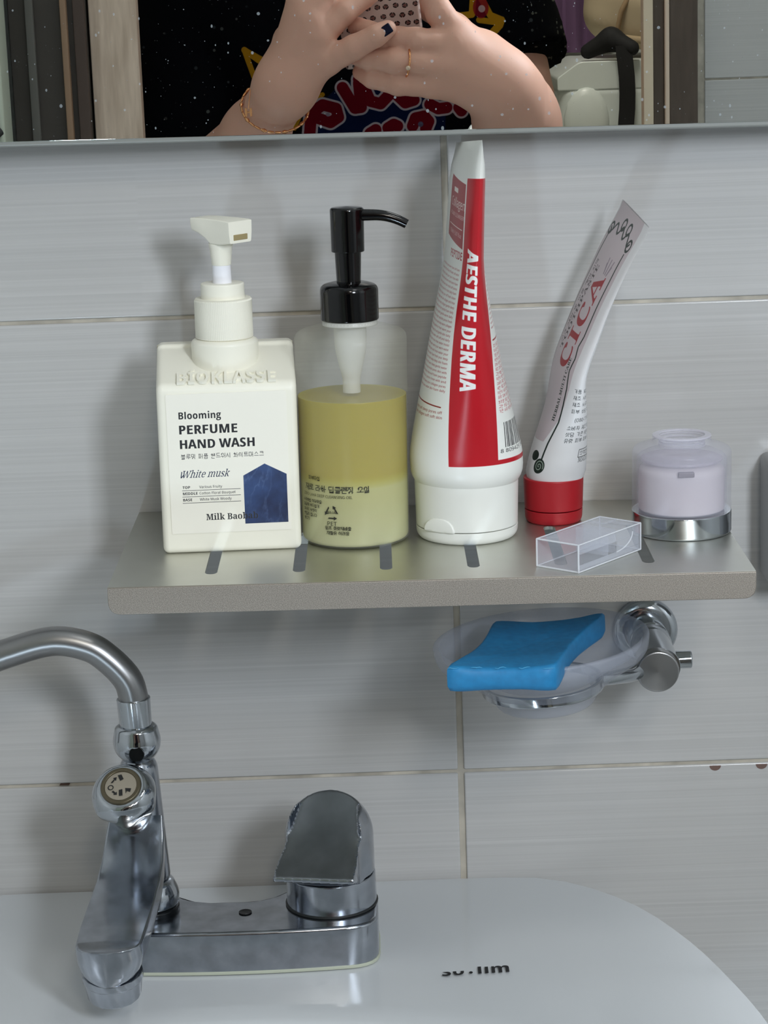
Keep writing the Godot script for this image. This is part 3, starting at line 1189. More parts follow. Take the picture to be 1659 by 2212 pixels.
	part("knob_ring", G.new().lathe(prof([V(0.0072, 0.0082, 0), V(0.0096, 0.0082, 0.0004), V(0.0092, 0.0101, 0.0005), V(0.0074, 0.0100, 0.0004), V(0.0072, 0.0082, 0)]), 48, Transform3D(), false).mesh(50), mat(Color(0.40, 0.37, 0.30), 0.35, 0.7), t, kp)
	var face := part("knob_disc", G.new().lathe(prof([V(0.0001, 0.0080, 0), V(0.0076, 0.0080, 0), V(0.0076, 0.0093, 0.0003), V(0.0001, 0.0095, 0)]), 48).mesh(50), mat(Color(0.60, 0.57, 0.51), 0.5), t, kp)
	# worn print on the disc: two blocks, two arrows and a small ring
	var pr := G.new()
	var flatp := func(list: Array) -> void:
		var vs := PackedVector3Array()
		for q in list:
			vs.append(V(q.x * 0.00092, 0.00966, -q.y * 0.00092))
		var tri := Geometry2D.triangulate_polygon(PackedVector2Array(list))
		pr.put(vs, tri, PackedVector2Array(), Transform3D(), false)
	flatp.call([Vector2(-1.3, 6.2), Vector2(0.6, 6.4), Vector2(1.6, 3.6), Vector2(-0.2, 2.8)])
	flatp.call([Vector2(-1.0, -2.2), Vector2(0.8, -2.0), Vector2(0.8, -5.6), Vector2(-1.0, -5.6)])
	flatp.call([Vector2(-5.0, 2.2), Vector2(-4.2, 3.2), Vector2(-3.2, 4.2), Vector2(-3.6, 5.0), Vector2(-1.8, 5.2), Vector2(-2.2, 3.2), Vector2(-2.8, 3.7), Vector2(-3.9, 2.2)])
	flatp.call([Vector2(-4.6, -2.8), Vector2(-3.4, -4.0), Vector2(-3.8, -4.6), Vector2(-2.0, -4.8), Vector2(-2.0, -3.0), Vector2(-2.6, -3.5), Vector2(-3.8, -2.2)])
	flatp.call([Vector2(2.2, -1.6), Vector2(5.2, -2.2), Vector2(4.6, -4.2), Vector2(3.0, -3.4), Vector2(2.4, -4.8)])
	for k in 16:
		var a := TAU * k / 16
		var b := TAU * (k + 1) / 16
		var q := []
		for rr in [[a, 1.5], [b, 1.5], [b, 1.0], [a, 1.0]]:
			q.append(Vector2(-5.0 + cos(rr[0]) * rr[1], -0.3 + sin(rr[0]) * rr[1]))
		flatp.call(q)
	part("printed_symbols", pr.mesh(30), mat(Color(0.10, 0.10, 0.10), 0.6), face)
	# spout: flat-topped, round-bottomed, running forward and a little left
	var rings := []
	var ks := [[-0.0480, 0.0715, 0.010, 0.0125, 0.0185, 0.35], [-0.0485, 0.0640, 0.016, 0.0135, 0.0195, 0.35], [-0.0492, 0.0555, 0.024, 0.0142, 0.0195, 0.4], [-0.0503, 0.0500, 0.035, 0.0147, 0.0190, 0.5], [-0.0520, 0.0462, 0.052, 0.0150, 0.0180, 0.6], [-0.0535, 0.0432, 0.068, 0.0150, 0.0175, 0.75], [-0.0545, 0.0410, 0.080, 0.0146, 0.0172, 0.9]]
	for k in ks:
		var ring := PackedVector3Array()
		var sec := closed_prof([V(-k[3], 0, 0.0012), V(-k[3], -k[4] * 0.55, 0.004), V(-k[3] * 0.75, -k[4], 0.008), V(k[3] * 0.75, -k[4], 0.008), V(k[3], -k[4] * 0.55, 0.004), V(k[3], 0, 0.0012)], 5)
		for p in sec:
			ring.append(V(k[0] + p.x - p.y * 0.0, k[1] + p.y, k[2] + p.y * 0.15))
		rings.append(ring)
	# rounded front: shrink the last section forward
	for e in 5:
		var a := PI / 2 * (e + 1) / 5.0
		var ring := PackedVector3Array()
		for p in rings[6]:
			var q: Vector3 = p - V(-0.0545, 0.0410, 0.080)
			ring.append(V(-0.0545, 0.0410, 0.080) + V(q.x * lerpf(1.0, 0.10, pow(1.0 - cos(a), 1.3)) - 0.0006 * sin(a), q.y - 0.0012 * (1.0 - cos(a)), q.z + 0.0118 * sin(a)))
		rings.append(ring)
	part("spout", G.new().loft(rings).mesh(50), M.chrome, t)
	part("aerator", G.new().lathe(prof([V(0.0001, -0.009, 0), V(0.0118, -0.009, 0.0012), V(0.0129, 0.0, 0.0006), V(0.0136, 0.0006, 0.0004), V(0.0136, 0.004, 0.0004), V(0.0001, 0.004, 0)]), 16, Transform3D(Basis(Vector3.RIGHT, 0.18), Vector3.ZERO)).mesh(25), M.chrome, t, at(-0.0546, 0.0215, 0.0755))

# ---------------------------------------------------------------- bottles
func hand_wash() -> void:
	var t := thing("hand_wash_bottle", "cream square pump bottle with a paper label, leftmost on the shelf", "soap dispenser", on_shelf(-0.0700, 0.0620), TILT, 0.06)
	var hw := 0.0311
	var pr := closed_prof([V(-0.0215, 0.0, 0.003), V(0.0220, 0.0, 0.003), V(0.0220, 0.0765, 0.004), V(-0.0120, 0.0880, 0.001), V(-0.0135, 0.0898, 0.001), V(-0.0215, 0.0898, 0.0012)], 5)
	# profile lies in (z, y): turn so that the prism runs along x
	var b := Basis(V(0, 0, 1), V(0, 1, 0), V(-1, 0, 0))
	part("bottle_body", G.new().prism(pr, hw, 0.0028, Transform3D(b, Vector3.ZERO), 4).mesh(35), M.cream, t)
	# raised lettering on the slope
	var slope := V(0, 0.0115, -0.034).normalized()
	var nrm := V(0, 0.034, 0.0115).normalized()
	var origin := V(-0.0218, 0.0771, 0.0208)
	var g := G.new()
	var sh := text_shape("BÍOKLASSE", "sans_bold")
	var k: float = 0.0440 / sh[1]
	for i in range(0, sh[0].size(), 3):
		var top := PackedVector3Array()
		var low := PackedVector3Array()
		for j in 3:
			var p: Vector2 = sh[0][i + j] * Vector2(k, 0.0093)
			top.append(origin + Vector3.RIGHT * p.x + slope * p.y + nrm * 0.0009)
			low.append(origin + Vector3.RIGHT * p.x + slope * p.y - nrm * 0.0004)
		g.loft([low, top])
	part("raised_lettering", g.mesh(25), M.cream, t)
	# label
	var cv := Canvas.new(864, 1024, Color(0.965, 0.955, 0.905))
	var dark := Color(0.10, 0.10, 0.12)
	var navy := Color(0.10, 0.13, 0.25)
	# blue hexagon print with wisps
	var hexa := [Vector2(532, 612), Vector2(688, 530), Vector2(844, 612), Vector2(844, 968), Vector2(532, 968)]
	cv.poly(hexa, Color(0.115, 0.185, 0.36))
	var nz := FastNoiseLite.new()
	nz.seed = 9
	nz.frequency = 0.0075
	nz.fractal_octaves = 5
	for y in range(530, 968):
		for x in range(533, 844):
			var dy := 612.0 - absf(x - 688) * -0.525 - 82.0
			if y < dy:
				continue
			var ridge := 1.0 - absf(nz.get_noise_2d(x * 0.9 + y * 0.30, y * 0.32 - x * 0.25)) * 5.0
			var deep := clampf((y - 530) / 438.0, 0, 1) * 0.35 + clampf((x - 640) / 204.0, 0, 1) * 0.35
			var c := Color(0.19, 0.285, 0.47).lerp(Color(0.075, 0.11, 0.23), clampf(deep + nz.get_noise_2d(x * 0.7, y * 0.7) * 0.5, 0, 1))
			c = c.lerp(Color(0.45, 0.53, 0.68), pow(clampf(ridge, 0, 1), 2.0) * clampf(0.5 + nz.get_noise_2d(x * 0.4 + 900, y * 0.4) * 1.6, 0, 1) * 0.34)
			cv.im.set_pixel(x, y, c)
	ink(cv, "Blooming", Vector2(88, 182), 50, dark, "sans_bold", 0, 0.98)
	ink(cv, "PERFUME", Vector2(88, 292), 64, dark, "sans_bold", 0, 1.06)
	ink(cv, "HAND WASH", Vector2(88, 398), 64, dark, "sans_bold", 0, 1.04)
	ink(cv, "PERFUME", Vector2(90, 292), 64, dark, "sans_bold", 0, 1.06)
	ink(cv, "HAND WASH", Vector2(90, 398), 64, dark, "sans_bold", 0, 1.04)
	ink_korean(cv, "블루밍 퍼퓸 핸드워시 화이트머스크", Vector2(90, 476), 37, dark, 0.085)
	# script: White musk
	ink(cv, "White musk", Vector2(84, 612), 52, navy, "serif", 0, 0.82, 0.38)
	cv.line(PackedVector2Array([Vector2(92, 566), Vector2(84, 612), Vector2(108, 588)]), 6, navy)
	var rows := [["TOP", "Various Fruity"], ["MIDDLE", "Cotton Floral Bouquet"], ["BASE", "White Musk Woody"]]
	for i in 3:
		var y := 692.0 + i * 46
		ink(cv, rows[i][0], Vector2(92, y), 19, dark, "sans_bold", 0, 1.1)
		ink(cv, rows[i][1], Vector2(212, y), 19, dark, "sans", 0, 1.0)
		cv.line(PackedVector2Array([Vector2(88, y + 14), Vector2(508, y + 14)]), 3, dark)
	ink(cv, "Milk Baobab", Vector2(252, 930), 46, Color(0.16, 0.16, 0.17), "serif_bold", 0, 0.93)
	var lm := mat(Color(1, 1, 1), 0.5)
	lm.albedo_texture = cv.tex()
	var lab := rrect(0.0268, 0.0318, 0.0006, 2)
	var lg := G.new().prism(lab, 0.00016)
	for i in lg.uv.size():
		lg.uv[i] = Vector2(lg.v[i].x / 0.0536 + 0.5, 0.5 - lg.v[i].y / 0.0636)
	part("paper_label", lg.mesh(30), lm, t, Transform3D(Basis(Vector3.BACK, 0.004), V(-0.0002, 0.0412, 0.02212)))
	# neck and pump
	part("neck_ring", G.new().lathe(prof([V(0.0001, 0.070, 0), V(0.0149, 0.070, 0.001), V(0.0152, 0.0925, 0.0012), V(0.0130, 0.0937, 0.0008), V(0.0001, 0.0940, 0)]), 56).mesh(40), M.cream, t, at(0, 0, -0.0032))
	var ribs := []
	for s in [[0.0936, -0.0006], [0.0943, 0.0], [0.1108, 0.0], [0.1118, -0.0006]]:
		var ring := PackedVector3Array()
		for i in 192:
			var a := TAU * i / 192
			var r: float = 0.0129 + s[1] + (0.00014 if i % 2 else -0.00014)
			ring.append(V(cos(a) * r, s[0], sin(a) * r))
		ribs.append(ring)
	part("ribbed_collar", G.new().loft(ribs).mesh(70), M.cream, t, at(0, 0, -0.0032))
	part("collar_step", G.new().lathe(prof([V(0.0001, 0.111, 0), V(0.0099, 0.111, 0), V(0.0098, 0.1186, 0.0008), V(0.0045, 0.1186, 0.0003), V(0.0001, 0.1176, 0)]), 48).mesh(40), M.cream, t, at(0, 0, -0.0032))
	part("pump_stem", G.new().lathe(prof([V(0.0001, 0.117, 0), V(0.0043, 0.117, 0), V(0.0041, 0.1290, 0), V(0.0001, 0.1290, 0)]), 32).mesh(40), mat(Color(0.95, 0.95, 0.97), 0.3), t, at(0, 0, -0.0032))
	# pump head: flared spout turned to the front left
	var hd := G.new()
	hd.lathe(prof([V(0.0001, 0.1265, 0), V(0.0043, 0.1265, 0.0003), V(0.0050, 0.1335, 0.0005), V(0.0056, 0.1365, 0.0008), V(0.0001, 0.1385, 0)]), 32)
	var rings := []
	# sections along the spout direction d: [d, half width, bottom, top]
	for s in [[-0.0135, 0.0052, 0.1428, 0.1470], [-0.0125, 0.0060, 0.1420, 0.1476], [-0.0080, 0.0064, 0.1408, 0.1477], [-0.0045, 0.0064, 0.1390, 0.1477], [-0.0010, 0.0064, 0.1364, 0.1476], [0.0050, 0.0068, 0.1362, 0.1475], [0.0110, 0.0074, 0.1370, 0.1471], [0.0125, 0.0074, 0.1372, 0.1468]]:
		var ring := PackedVector3Array()
		for p in closed_prof([V(-s[1], s[3], 0.0006), V(-s[1] * 0.98, lerpf(s[2], s[3], 0.45), 0.0008), V(-s[1] * 0.90, s[2], 0.0008), V(s[1] * 0.90, s[2], 0.0008), V(s[1] * 0.98, lerpf(s[2], s[3], 0.45), 0.0008), V(s[1], s[3], 0.0006)], 4):
			ring.append(V(p.x, p.y, s[0]))
		rings.append(ring)
	hd.loft(rings, true, true, Transform3D(Basis(Vector3.UP, 0.80), Vector3.ZERO))
	var head := part("pump_head", hd.mesh(35), M.cream, t, at(0, 0, -0.0032))
	part("spout_mouth", G.new().rbox(V(0.0090, 0.0026, 0.0012), 0.0003).mesh(30), mat(Color(0.62, 0.56, 0.40), 0.6), head, Transform3D(Basis(Vector3.UP, 0.80), Basis(Vector3.UP, 0.80) * V(0.0, 0.1397, 0.0121)))

func alpha_mat(c: Color, rough: float, spec := 0.5) -> StandardMaterial3D:
	var m := mat(c, rough)
	m.transparency = BaseMaterial3D.TRANSPARENCY_ALPHA
	m.metallic_specular = spec
	return m

func oil_bottle() -> void:
	var t := thing("cleansing_oil_bottle", "round frosted bottle of yellow oil with a black pump", "pump bottle", on_shelf(-0.0133, 0.0632), TILT)
	part("bottle_body", G.new().lathe(prof([V(0.0001, 0.0006, 0), V(0.0200, 0.0, 0.001), V(0.0246, 0.0006, 0.0045), V(0.0254, 0.0955, 0.0032), V(0.0160, 0.0985, 0.004), V(0.0125, 0.0992, 0.0008), V(0.0122, 0.1022, 0), V(0.0001, 0.1022, 0)], 6), 72).mesh(40), alpha_mat(Color(0.84, 0.84, 0.78, 0.17), 0.32), t)
	var grad := Gradient.new()
	grad.set_color(0, Color(0.66, 0.59, 0.0))
	grad.set_color(1, Color(0.78, 0.78, 0.60))
	grad.set_offset(0, 0.0)
	grad.set_offset(1, 1.0)
	grad.add_point(0.50, Color(0.67, 0.60, 0.0))
	grad.add_point(0.585, Color(0.77, 0.76, 0.50))
	var gt := GradientTexture2D.new()
	gt.gradient = grad
	gt.width = 8
	gt.height = 256
	gt.fill_from = Vector2(0, 0)
	gt.fill_to = Vector2(0, 1)
	var oil := alpha_mat(Color(1, 1, 1, 0.94), 0.3)
	oil.albedo_texture = gt
	var og := G.new().lathe(prof([V(0.0001, 0.0012, 0), V(0.0200, 0.0008, 0.001), V(0.0242, 0.0012, 0.0045), V(0.0246, 0.0672, 0.0004), V(0.0001, 0.0664, 0)]), 64)
	for i in og.uv.size():
		og.uv[i].y = 1.0 - og.v[i].y / 0.0672
	part("yellow_oil", og.mesh(40), oil, t)
	part("dip_tube", G.new().lathe(prof([V(0.0001, 0.068, 0), V(0.0040, 0.068, 0), V(0.0040, 0.074, 0.001), V(0.0072, 0.088, 0.003), V(0.0074, 0.100, 0), V(0.0001, 0.100, 0)]), 32).mesh(40), alpha_mat(Color(0.93, 0.93, 0.90, 0.5), 0.5), t)
	part("neck_ring", G.new().lathe(prof([V(0.0001, 0.0988, 0), V(0.0126, 0.0988, 0.0006), V(0.0122, 0.1016, 0), V(0.0001, 0.1016, 0)]), 48).mesh(40), mat(Color(0.80, 0.80, 0.78), 0.3), t)
	part("pump_collar", G.new().lathe(prof([V(0.0001, 0.1010, 0), V(0.0131, 0.1010, 0.0008), V(0.0131, 0.1166, 0.0026), V(0.0080, 0.1180, 0.001), V(0.0001, 0.1182, 0)], 5), 56).mesh(40), M.black, t)
	part("pump_stem", G.new().lathe(prof([V(0.0001, 0.117, 0), V(0.0054, 0.117, 0), V(0.0060, 0.1330, 0), V(0.0001, 0.1330, 0)]), 40).mesh(40), M.black, t)
	part("pump_head", G.new().lathe(prof([V(0.0001, 0.1316, 0), V(0.0074, 0.1316, 0.0004), V(0.0076, 0.1512, 0.0013), V(0.0001, 0.1518, 0)]), 48).mesh(40), M.black, t)
	var path := PackedVector3Array()
	for k in 15:
		var s := k / 14.0
		path.append(V(0.004 + 0.0225 * s, 0.1478 - 0.0002 * s - 0.0042 * pow(maxf(0, s - 0.35) / 0.65, 2.0), 0.001 + 0.0015 * s))
	var rad := []
	for k in 15:
		rad.append(0.0027 - 0.0006 * k / 14.0)
	part("pump_nozzle", G.new().tube(path, rad, 20).mesh(50), M.black, t)
	# print, wrapped on the wall of the bottle
	var g := G.new()
	var wrap := func(x0: float, y0: float) -> Callable:
		return func(x: float, y: float) -> Vector3:
			var r := 0.02475 + 0.0007 * (y0 + y) / 0.0955 + 0.0002
			var a := (x0 + x) / 0.025
			return V(sin(a) * r, y0 + y, cos(a) * r)
	g.join(korean_geo("제로 라하 딥클렌징 오일", 0.0029, wrap.call(-0.0262, 0.0265), 0.11))
	g.join(letter_geo("ZERO LAHA DEEP CLEANSING OIL", 0.0013, "sans", wrap.call(-0.0278, 0.0240)))
	g.join(korean_geo("피부타입", 0.0018, wrap.call(-0.0235, 0.0315), 0.12))
	for i in 5:
		g.join(korean_geo(["사용방법 적당량을", "얼굴에 부드럽게", "마사지 하듯이", "문질러 줍니다", "헹구기"][i], 0.0015, wrap.call(-0.0285, 0.0210 - i * 0.0022), 0.12))
	g.join(letter_geo("PET", 0.0019, "sans", wrap.call(-0.0129, 0.0114), 1.15))
	g.join(korean_geo("펌프 종량제배출", 0.00165, wrap.call(-0.0141, 0.0094), 0.12))
	g.join(korean_geo("재활용 어려움", 0.00165, wrap.call(-0.0134, 0.0072), 0.12))
	g.join(korean_geo("플라스틱", 0.0012, wrap.call(-0.0131, 0.0168), 0.12))
	# recycling triangle of three arrows
	for k in 3:
		var rot := TAU * k / 3.0
		var f: Callable = wrap.call(-0.0107, 0.0172)
		var bar := [Vector2(-0.0013, -0.0019), Vector2(0.0012, -0.0019), Vector2(0.0012, -0.00245), Vector2(-0.0017, -0.00245)]
		var tip := [Vector2(0.0010, -0.0014), Vector2(0.0024, -0.0021), Vector2(0.0010, -0.0030)]
		for sh in [bar, tip]:
			var vs := PackedVector3Array()
			for q in sh:
				var w: Vector2 = (q as Vector2).rotated(rot)
				vs.append(f.call(w.x * 1.1, w.y * 1.1))
			g.put(vs, PackedInt32Array([0, 1, 2, 0, 2, 3]) if sh.size() == 4 else PackedInt32Array([0, 1, 2]), PackedVector2Array(), Transform3D(), false)
	part("printed_text", g.mesh(80), mat(Color(0.16, 0.16, 0.13), 0.6), t)

# ---------------------------------------------------------------- tubes
# stadium-like ring with a given perimeter, half thickness b; point 0 faces +z (before turning), uniform along its length
func tube_ring(per: float, b: float, c: Vector3, turn: float, lean: Basis, n := 72) -> PackedVector3Array:
	var lo := b
	var hi := per / 3.9
	for k in 30:
		var a := (lo + hi) / 2
		var p := PI * (3 * (a + b) - sqrt((3 * a + b) * (a + 3 * b)))
		if p < per:
			lo = a
		else:
			hi = a
	var dense := PackedVector2Array()
	var m := 360
	for i in m + 1:
		var an := TAU * i / m
		dense.append(Vector2(sin(an) * b, cos(an) * lo))
	var total := 0.0
	for i in m:
		total += dense[i].distance_to(dense[i + 1])
	var out := PackedVector3Array()
	var run := 0.0
	var j := 0
	for i in n:
		var want := total * i / n
		while j < m and run + dense[j].distance_to(dense[j + 1]) < want:
			run += dense[j].distance_to(dense[j + 1])
			j += 1
		var q := dense[j].lerp(dense[mini(j + 1, m)], (want - run) / maxf(1e-9, dense[j].distance_to(dense[mini(j + 1, m)])))
		var w := q.rotated(-turn)   # x right, y towards the room
		out.append(c + lean * V(w.x, 0, w.y))
	return out

func tube_mesh(rings: Array, heights: Array, h0: float, h1: float) -> ArrayMesh:
	# u = 0.5 at the fold that faces the room, v = 0 at the top
	var g := G.new()
	var n: int = rings[0].size()
	var vs := PackedVector3Array()
	var us := PackedVector2Array()
	var ts := PackedInt32Array()
	for r in rings.size():
		for i in n + 1:
			var k := (i + n / 2) % n
			vs.append(rings[r][k])
			us.append(Vector2(float(i) / n, 1.0 - (heights[r] - h0) / (h1 - h0)))
	for r in rings.size() - 1:
		for i in n:
			var a := r * (n + 1) + i
			ts.append_array([a, a + 1, a + n + 2, a, a + n + 2, a + n + 1])
	g.put(vs, ts, us, Transform3D(), true)
	return g.mesh(60)

func small_print(cv: Canvas, x0: float, x1: float, y0: float, y1: float, step: float, h: float, c: Color, rng: RandomNumberGenerator, korean := false) -> void:
	var words := ["soft", "foam", "for", "your", "skin", "gentle", "daily", "care", "with", "collagen", "and", "peptide", "deep", "clean", "moist", "fresh", "rinse", "off", "warm", "water", "pores"]
	var kor := ["피부", "사용", "방법", "주의", "사항", "세안", "거품", "보관", "용량", "제조", "소비자", "상담", "기준", "교환", "어린이", "직사광선", "화장품"]
	var y := y0
	while y <= y1:
		var line := ""
		var x := x0
		if korean:
			while x < x1 - h * 3:
				var wd: String = kor[rng.randi() % kor.size()]
				ink_korean(cv, wd, Vector2(x, y), h, c, 0.10)
				x += h * (wd.length() + 0.45)
		else:
			var guess := (x1 - x0) / (h * 0.80)
			while line.length() < guess:
				line += words[rng.randi() % words.size()] + " "
			var wd: float = text_shape(line.strip_edges(), "sans")[1] * h
			ink(cv, line.strip_edges(), Vector2(x0, y), h, c, "sans", 0, (x1 - x0) / wd)
		y += step

func foam_tube() -> void:
	var t := thing("foam_cleanser_tube", "white squeezed tube with a red band, standing on its white cap", "tube", on_shelf(0.0379, 0.0625), TILT)
	# cap with flip lid
	var cap_ := part("flip_cap", G.new().lathe(prof([V(0.0001, 0.0062, 0), V(0.0233, 0.0062, 0.0003), V(0.0238, 0.0290, 0.0008), V(0.0001, 0.0290, 0)]), 72).mesh(40), M.white, t)
	var lid := part("cap_lid", G.new().lathe(prof([V(0.0001, 0.0, 0), V(0.0215, 0.0, 0.002), V(0.0232, 0.0022, 0.002), V(0.0234, 0.0058, 0.0003), V(0.0001, 0.0058, 0)]), 72).mesh(40), M.white, t)
	part("thumb_notch", G.new().sdf(func(p: Vector3) -> float: return maxf(ell(p, Vector3.ZERO, V(0.0085, 0.0062, 0.0013)), -p.y - 0.0008), V(-0.010, -0.003, -0.003), V(0.010, 0.008, 0.003), 0.0007).mesh(60), M.white, cap_, Transform3D(Basis(Vector3.UP, -0.62), V(-0.01335, 0.0066, 0.0188)))
	# body
	var per := TAU * 0.0258
	var hs := [0.0265, 0.0285, 0.031, 0.0335, 0.038, 0.042, 0.048, 0.0545, 0.065, 0.0755, 0.086, 0.0965, 0.107, 0.117, 0.123, 0.130, 0.140, 0.150, 0.1615, 0.168, 0.1745, 0.1780]
	var hw := [0.0240, 0.0252, 0.0260, 0.0262, 0.0260, 0.0255, 0.0244, 0.0231, 0.0209, 0.01865, 0.0167, 0.0147, 0.0126, 0.0106, 0.0096, 0.0088, 0.0087, 0.0086, 0.0085, 0.0078, 0.0056, 0.0040]
	var rings := []
	var turn := 0.10
	for i in hs.size():
		var k := clampf((hs[i] - 0.0335) / 0.143, 0, 1)
		var b: float = hw[i]
		if i > 4:
			b = maxf(0.0010, hw[i] - 0.0030 * k)
		var pp := per * minf(1.0, hw[i] / 0.0262) if i < 4 else per
		var c := V(0.0002 + 0.0038 * k * k - 0.0012 * sin(PI * k), hs[i], -0.0110 * k * k)
		rings.append(tube_ring(pp, minf(b, pp / TAU), c, turn, Basis(Vector3.RIGHT, -0.08 * smoothstep(0.128, 0.178, hs[i])), 96))
	# close the crimp
	rings.append(tube_ring(per, 0.0001, V(0.0040, 0.1781, -0.0110), turn, Basis(Vector3.RIGHT, -0.08), 96))
	hs.append(0.1781)
	var cv := Canvas.new(1024, 1152, Color(0.93, 0.935, 0.91))
	var red := Color(0.72, 0.055, 0.12)
	var px := 1024.0 / 0.1621       # pixels per metre round the tube
	var py := 1152.0 / (0.1781 - 0.0265)
	var yy := func(h: float) -> float: return (0.1781 - h) * py
	var bl := 512.0 - 0.0116 * px
	var br := 512.0 + 0.0116 * px
	cv.poly([Vector2(bl, yy.call(0.1625)), Vector2(br, yy.call(0.1625)), Vector2(br, yy.call(0.0372)), Vector2(bl, yy.call(0.0372))], red)
	# stripe round the foot on the right, box of the barcode
	cv.poly([Vector2(br - 2, yy.call(0.0392)), Vector2(1000, yy.call(0.0392)), Vector2(1000, yy.call(0.0372)), Vector2(br - 2, yy.call(0.0372))], red)
	# name running down the band
	for d in [-2.0, 0.0, 2.0]:
		ink(cv, "AESTHE DERMA", Vector2(bl + 32, yy.call(0.1345) + d), 45, Color(0.93, 0.93, 0.92), "sans_bold", PI / 2, 0.0620 * py / (text_shape("AESTHE DERMA", "sans_bold")[1] * 45.0), 0.14)
	# left flank: red panel with the name, then lines of small print
	var lx0 := 512.0 - 0.046 * px
	var lx1 := bl - 10
	var panel := Color(0.62, 0.08, 0.13)
	cv.poly([Vector2(lx0, yy.call(0.1640)), Vector2(lx1, yy.call(0.1600)), Vector2(lx1, yy.call(0.1335)), Vector2(lx0, yy.call(0.1375))], panel)
	var pale := Color(0.92, 0.88, 0.85)
	cv.poly([Vector2(lx0 + 60, yy.call(0.1588)), Vector2(lx0 + 120, yy.call(0.1580)), Vector2(lx0 + 120, yy.call(0.1560)), Vector2(lx0 + 60, yy.call(0.1568))], pale)
	ink(cv, "Collagen", Vector2(lx0 + 30, yy.call(0.1508)), 30, pale, "sans", 0.07, 1.15)
	ink(cv, "FOAM CLEANSER", Vector2(lx0 + 30, yy.call(0.1468)), 13, pale, "sans", 0.07, 1.3)
	cv.line(PackedVector2Array([Vector2(lx0 + 20, yy.call(0.1430)), Vector2(lx1 - 14, yy.call(0.1413))]), 3, pale)
	ink(cv, "150ml / 5.07 fl.oz", Vector2(lx0 + 36, yy.call(0.1392)), 13, pale, "sans", 0.07, 1.1)
	var txt := Color(0.62, 0.20, 0.22)
	var rng := RandomNumberGenerator.new()
	rng.seed = 77
	ink(cv, "PEPTIDE 5", Vector2(lx0 + 70, yy.call(0.1288)), 26, Color(0.66, 0.12, 0.16), "sans_bold", 0, 1.0)
	small_print(cv, lx0 - 40, lx1 - 8, yy.call(0.1240), yy.call(0.0690), 15.5, 7.5, txt, rng)
	cv.line(PackedVector2Array([Vector2(lx0 - 30, yy.call(0.0655)), Vector2(lx1 - 20, yy.call(0.0640))]), 4, Color(0.52, 0.07, 0.09))
	small_print(cv, lx0 + 20, lx1 - 14, yy.call(0.0610), yy.call(0.0575), 17, 9, Color(0.55, 0.15, 0.15), rng)
	# right flank
	var rx0 := br + 14
	small_print(cv, rx0, rx0 + 250, yy.call(0.1230), yy.call(0.0985), 15.5, 8, txt, rng)
	cv.line(PackedVector2Array([Vector2(rx0, yy.call(0.0935)), Vector2(rx0 + 250, yy.call(0.0935))]), 5, Color(0.60, 0.10, 0.12))
	small_print(cv, rx0, rx0 + 250, yy.call(0.0900), yy.call(0.0585), 16, 12, Color(0.72, 0.30, 0.33), rng, true)
	var bx := rx0 + 16
	while bx < rx0 + 170:
		var w: float = [3.0, 5.0, 7.0][rng.randi() % 3]
		cv.poly([Vector2(bx, yy.call(0.0560)), Vector2(bx + w, yy.call(0.0560)), Vector2(bx + w, yy.call(0.0445)), Vector2(bx, yy.call(0.0445))], Color(0.12, 0.12, 0.13))
		bx += w + [3.0, 4.0, 6.0][rng.randi() % 3]
	ink(cv, "8 809429 190358", Vector2(rx0 - 4, yy.call(0.0422)), 13, Color(0.12, 0.12, 0.13), "sans", 0, 1.4)
	var tm := mat(Color(1, 1, 1), 0.33)
	tm.albedo_texture = cv.tex()
	part("tube_body", tube_mesh(rings, hs, 0.0265, 0.1781), tm, t)

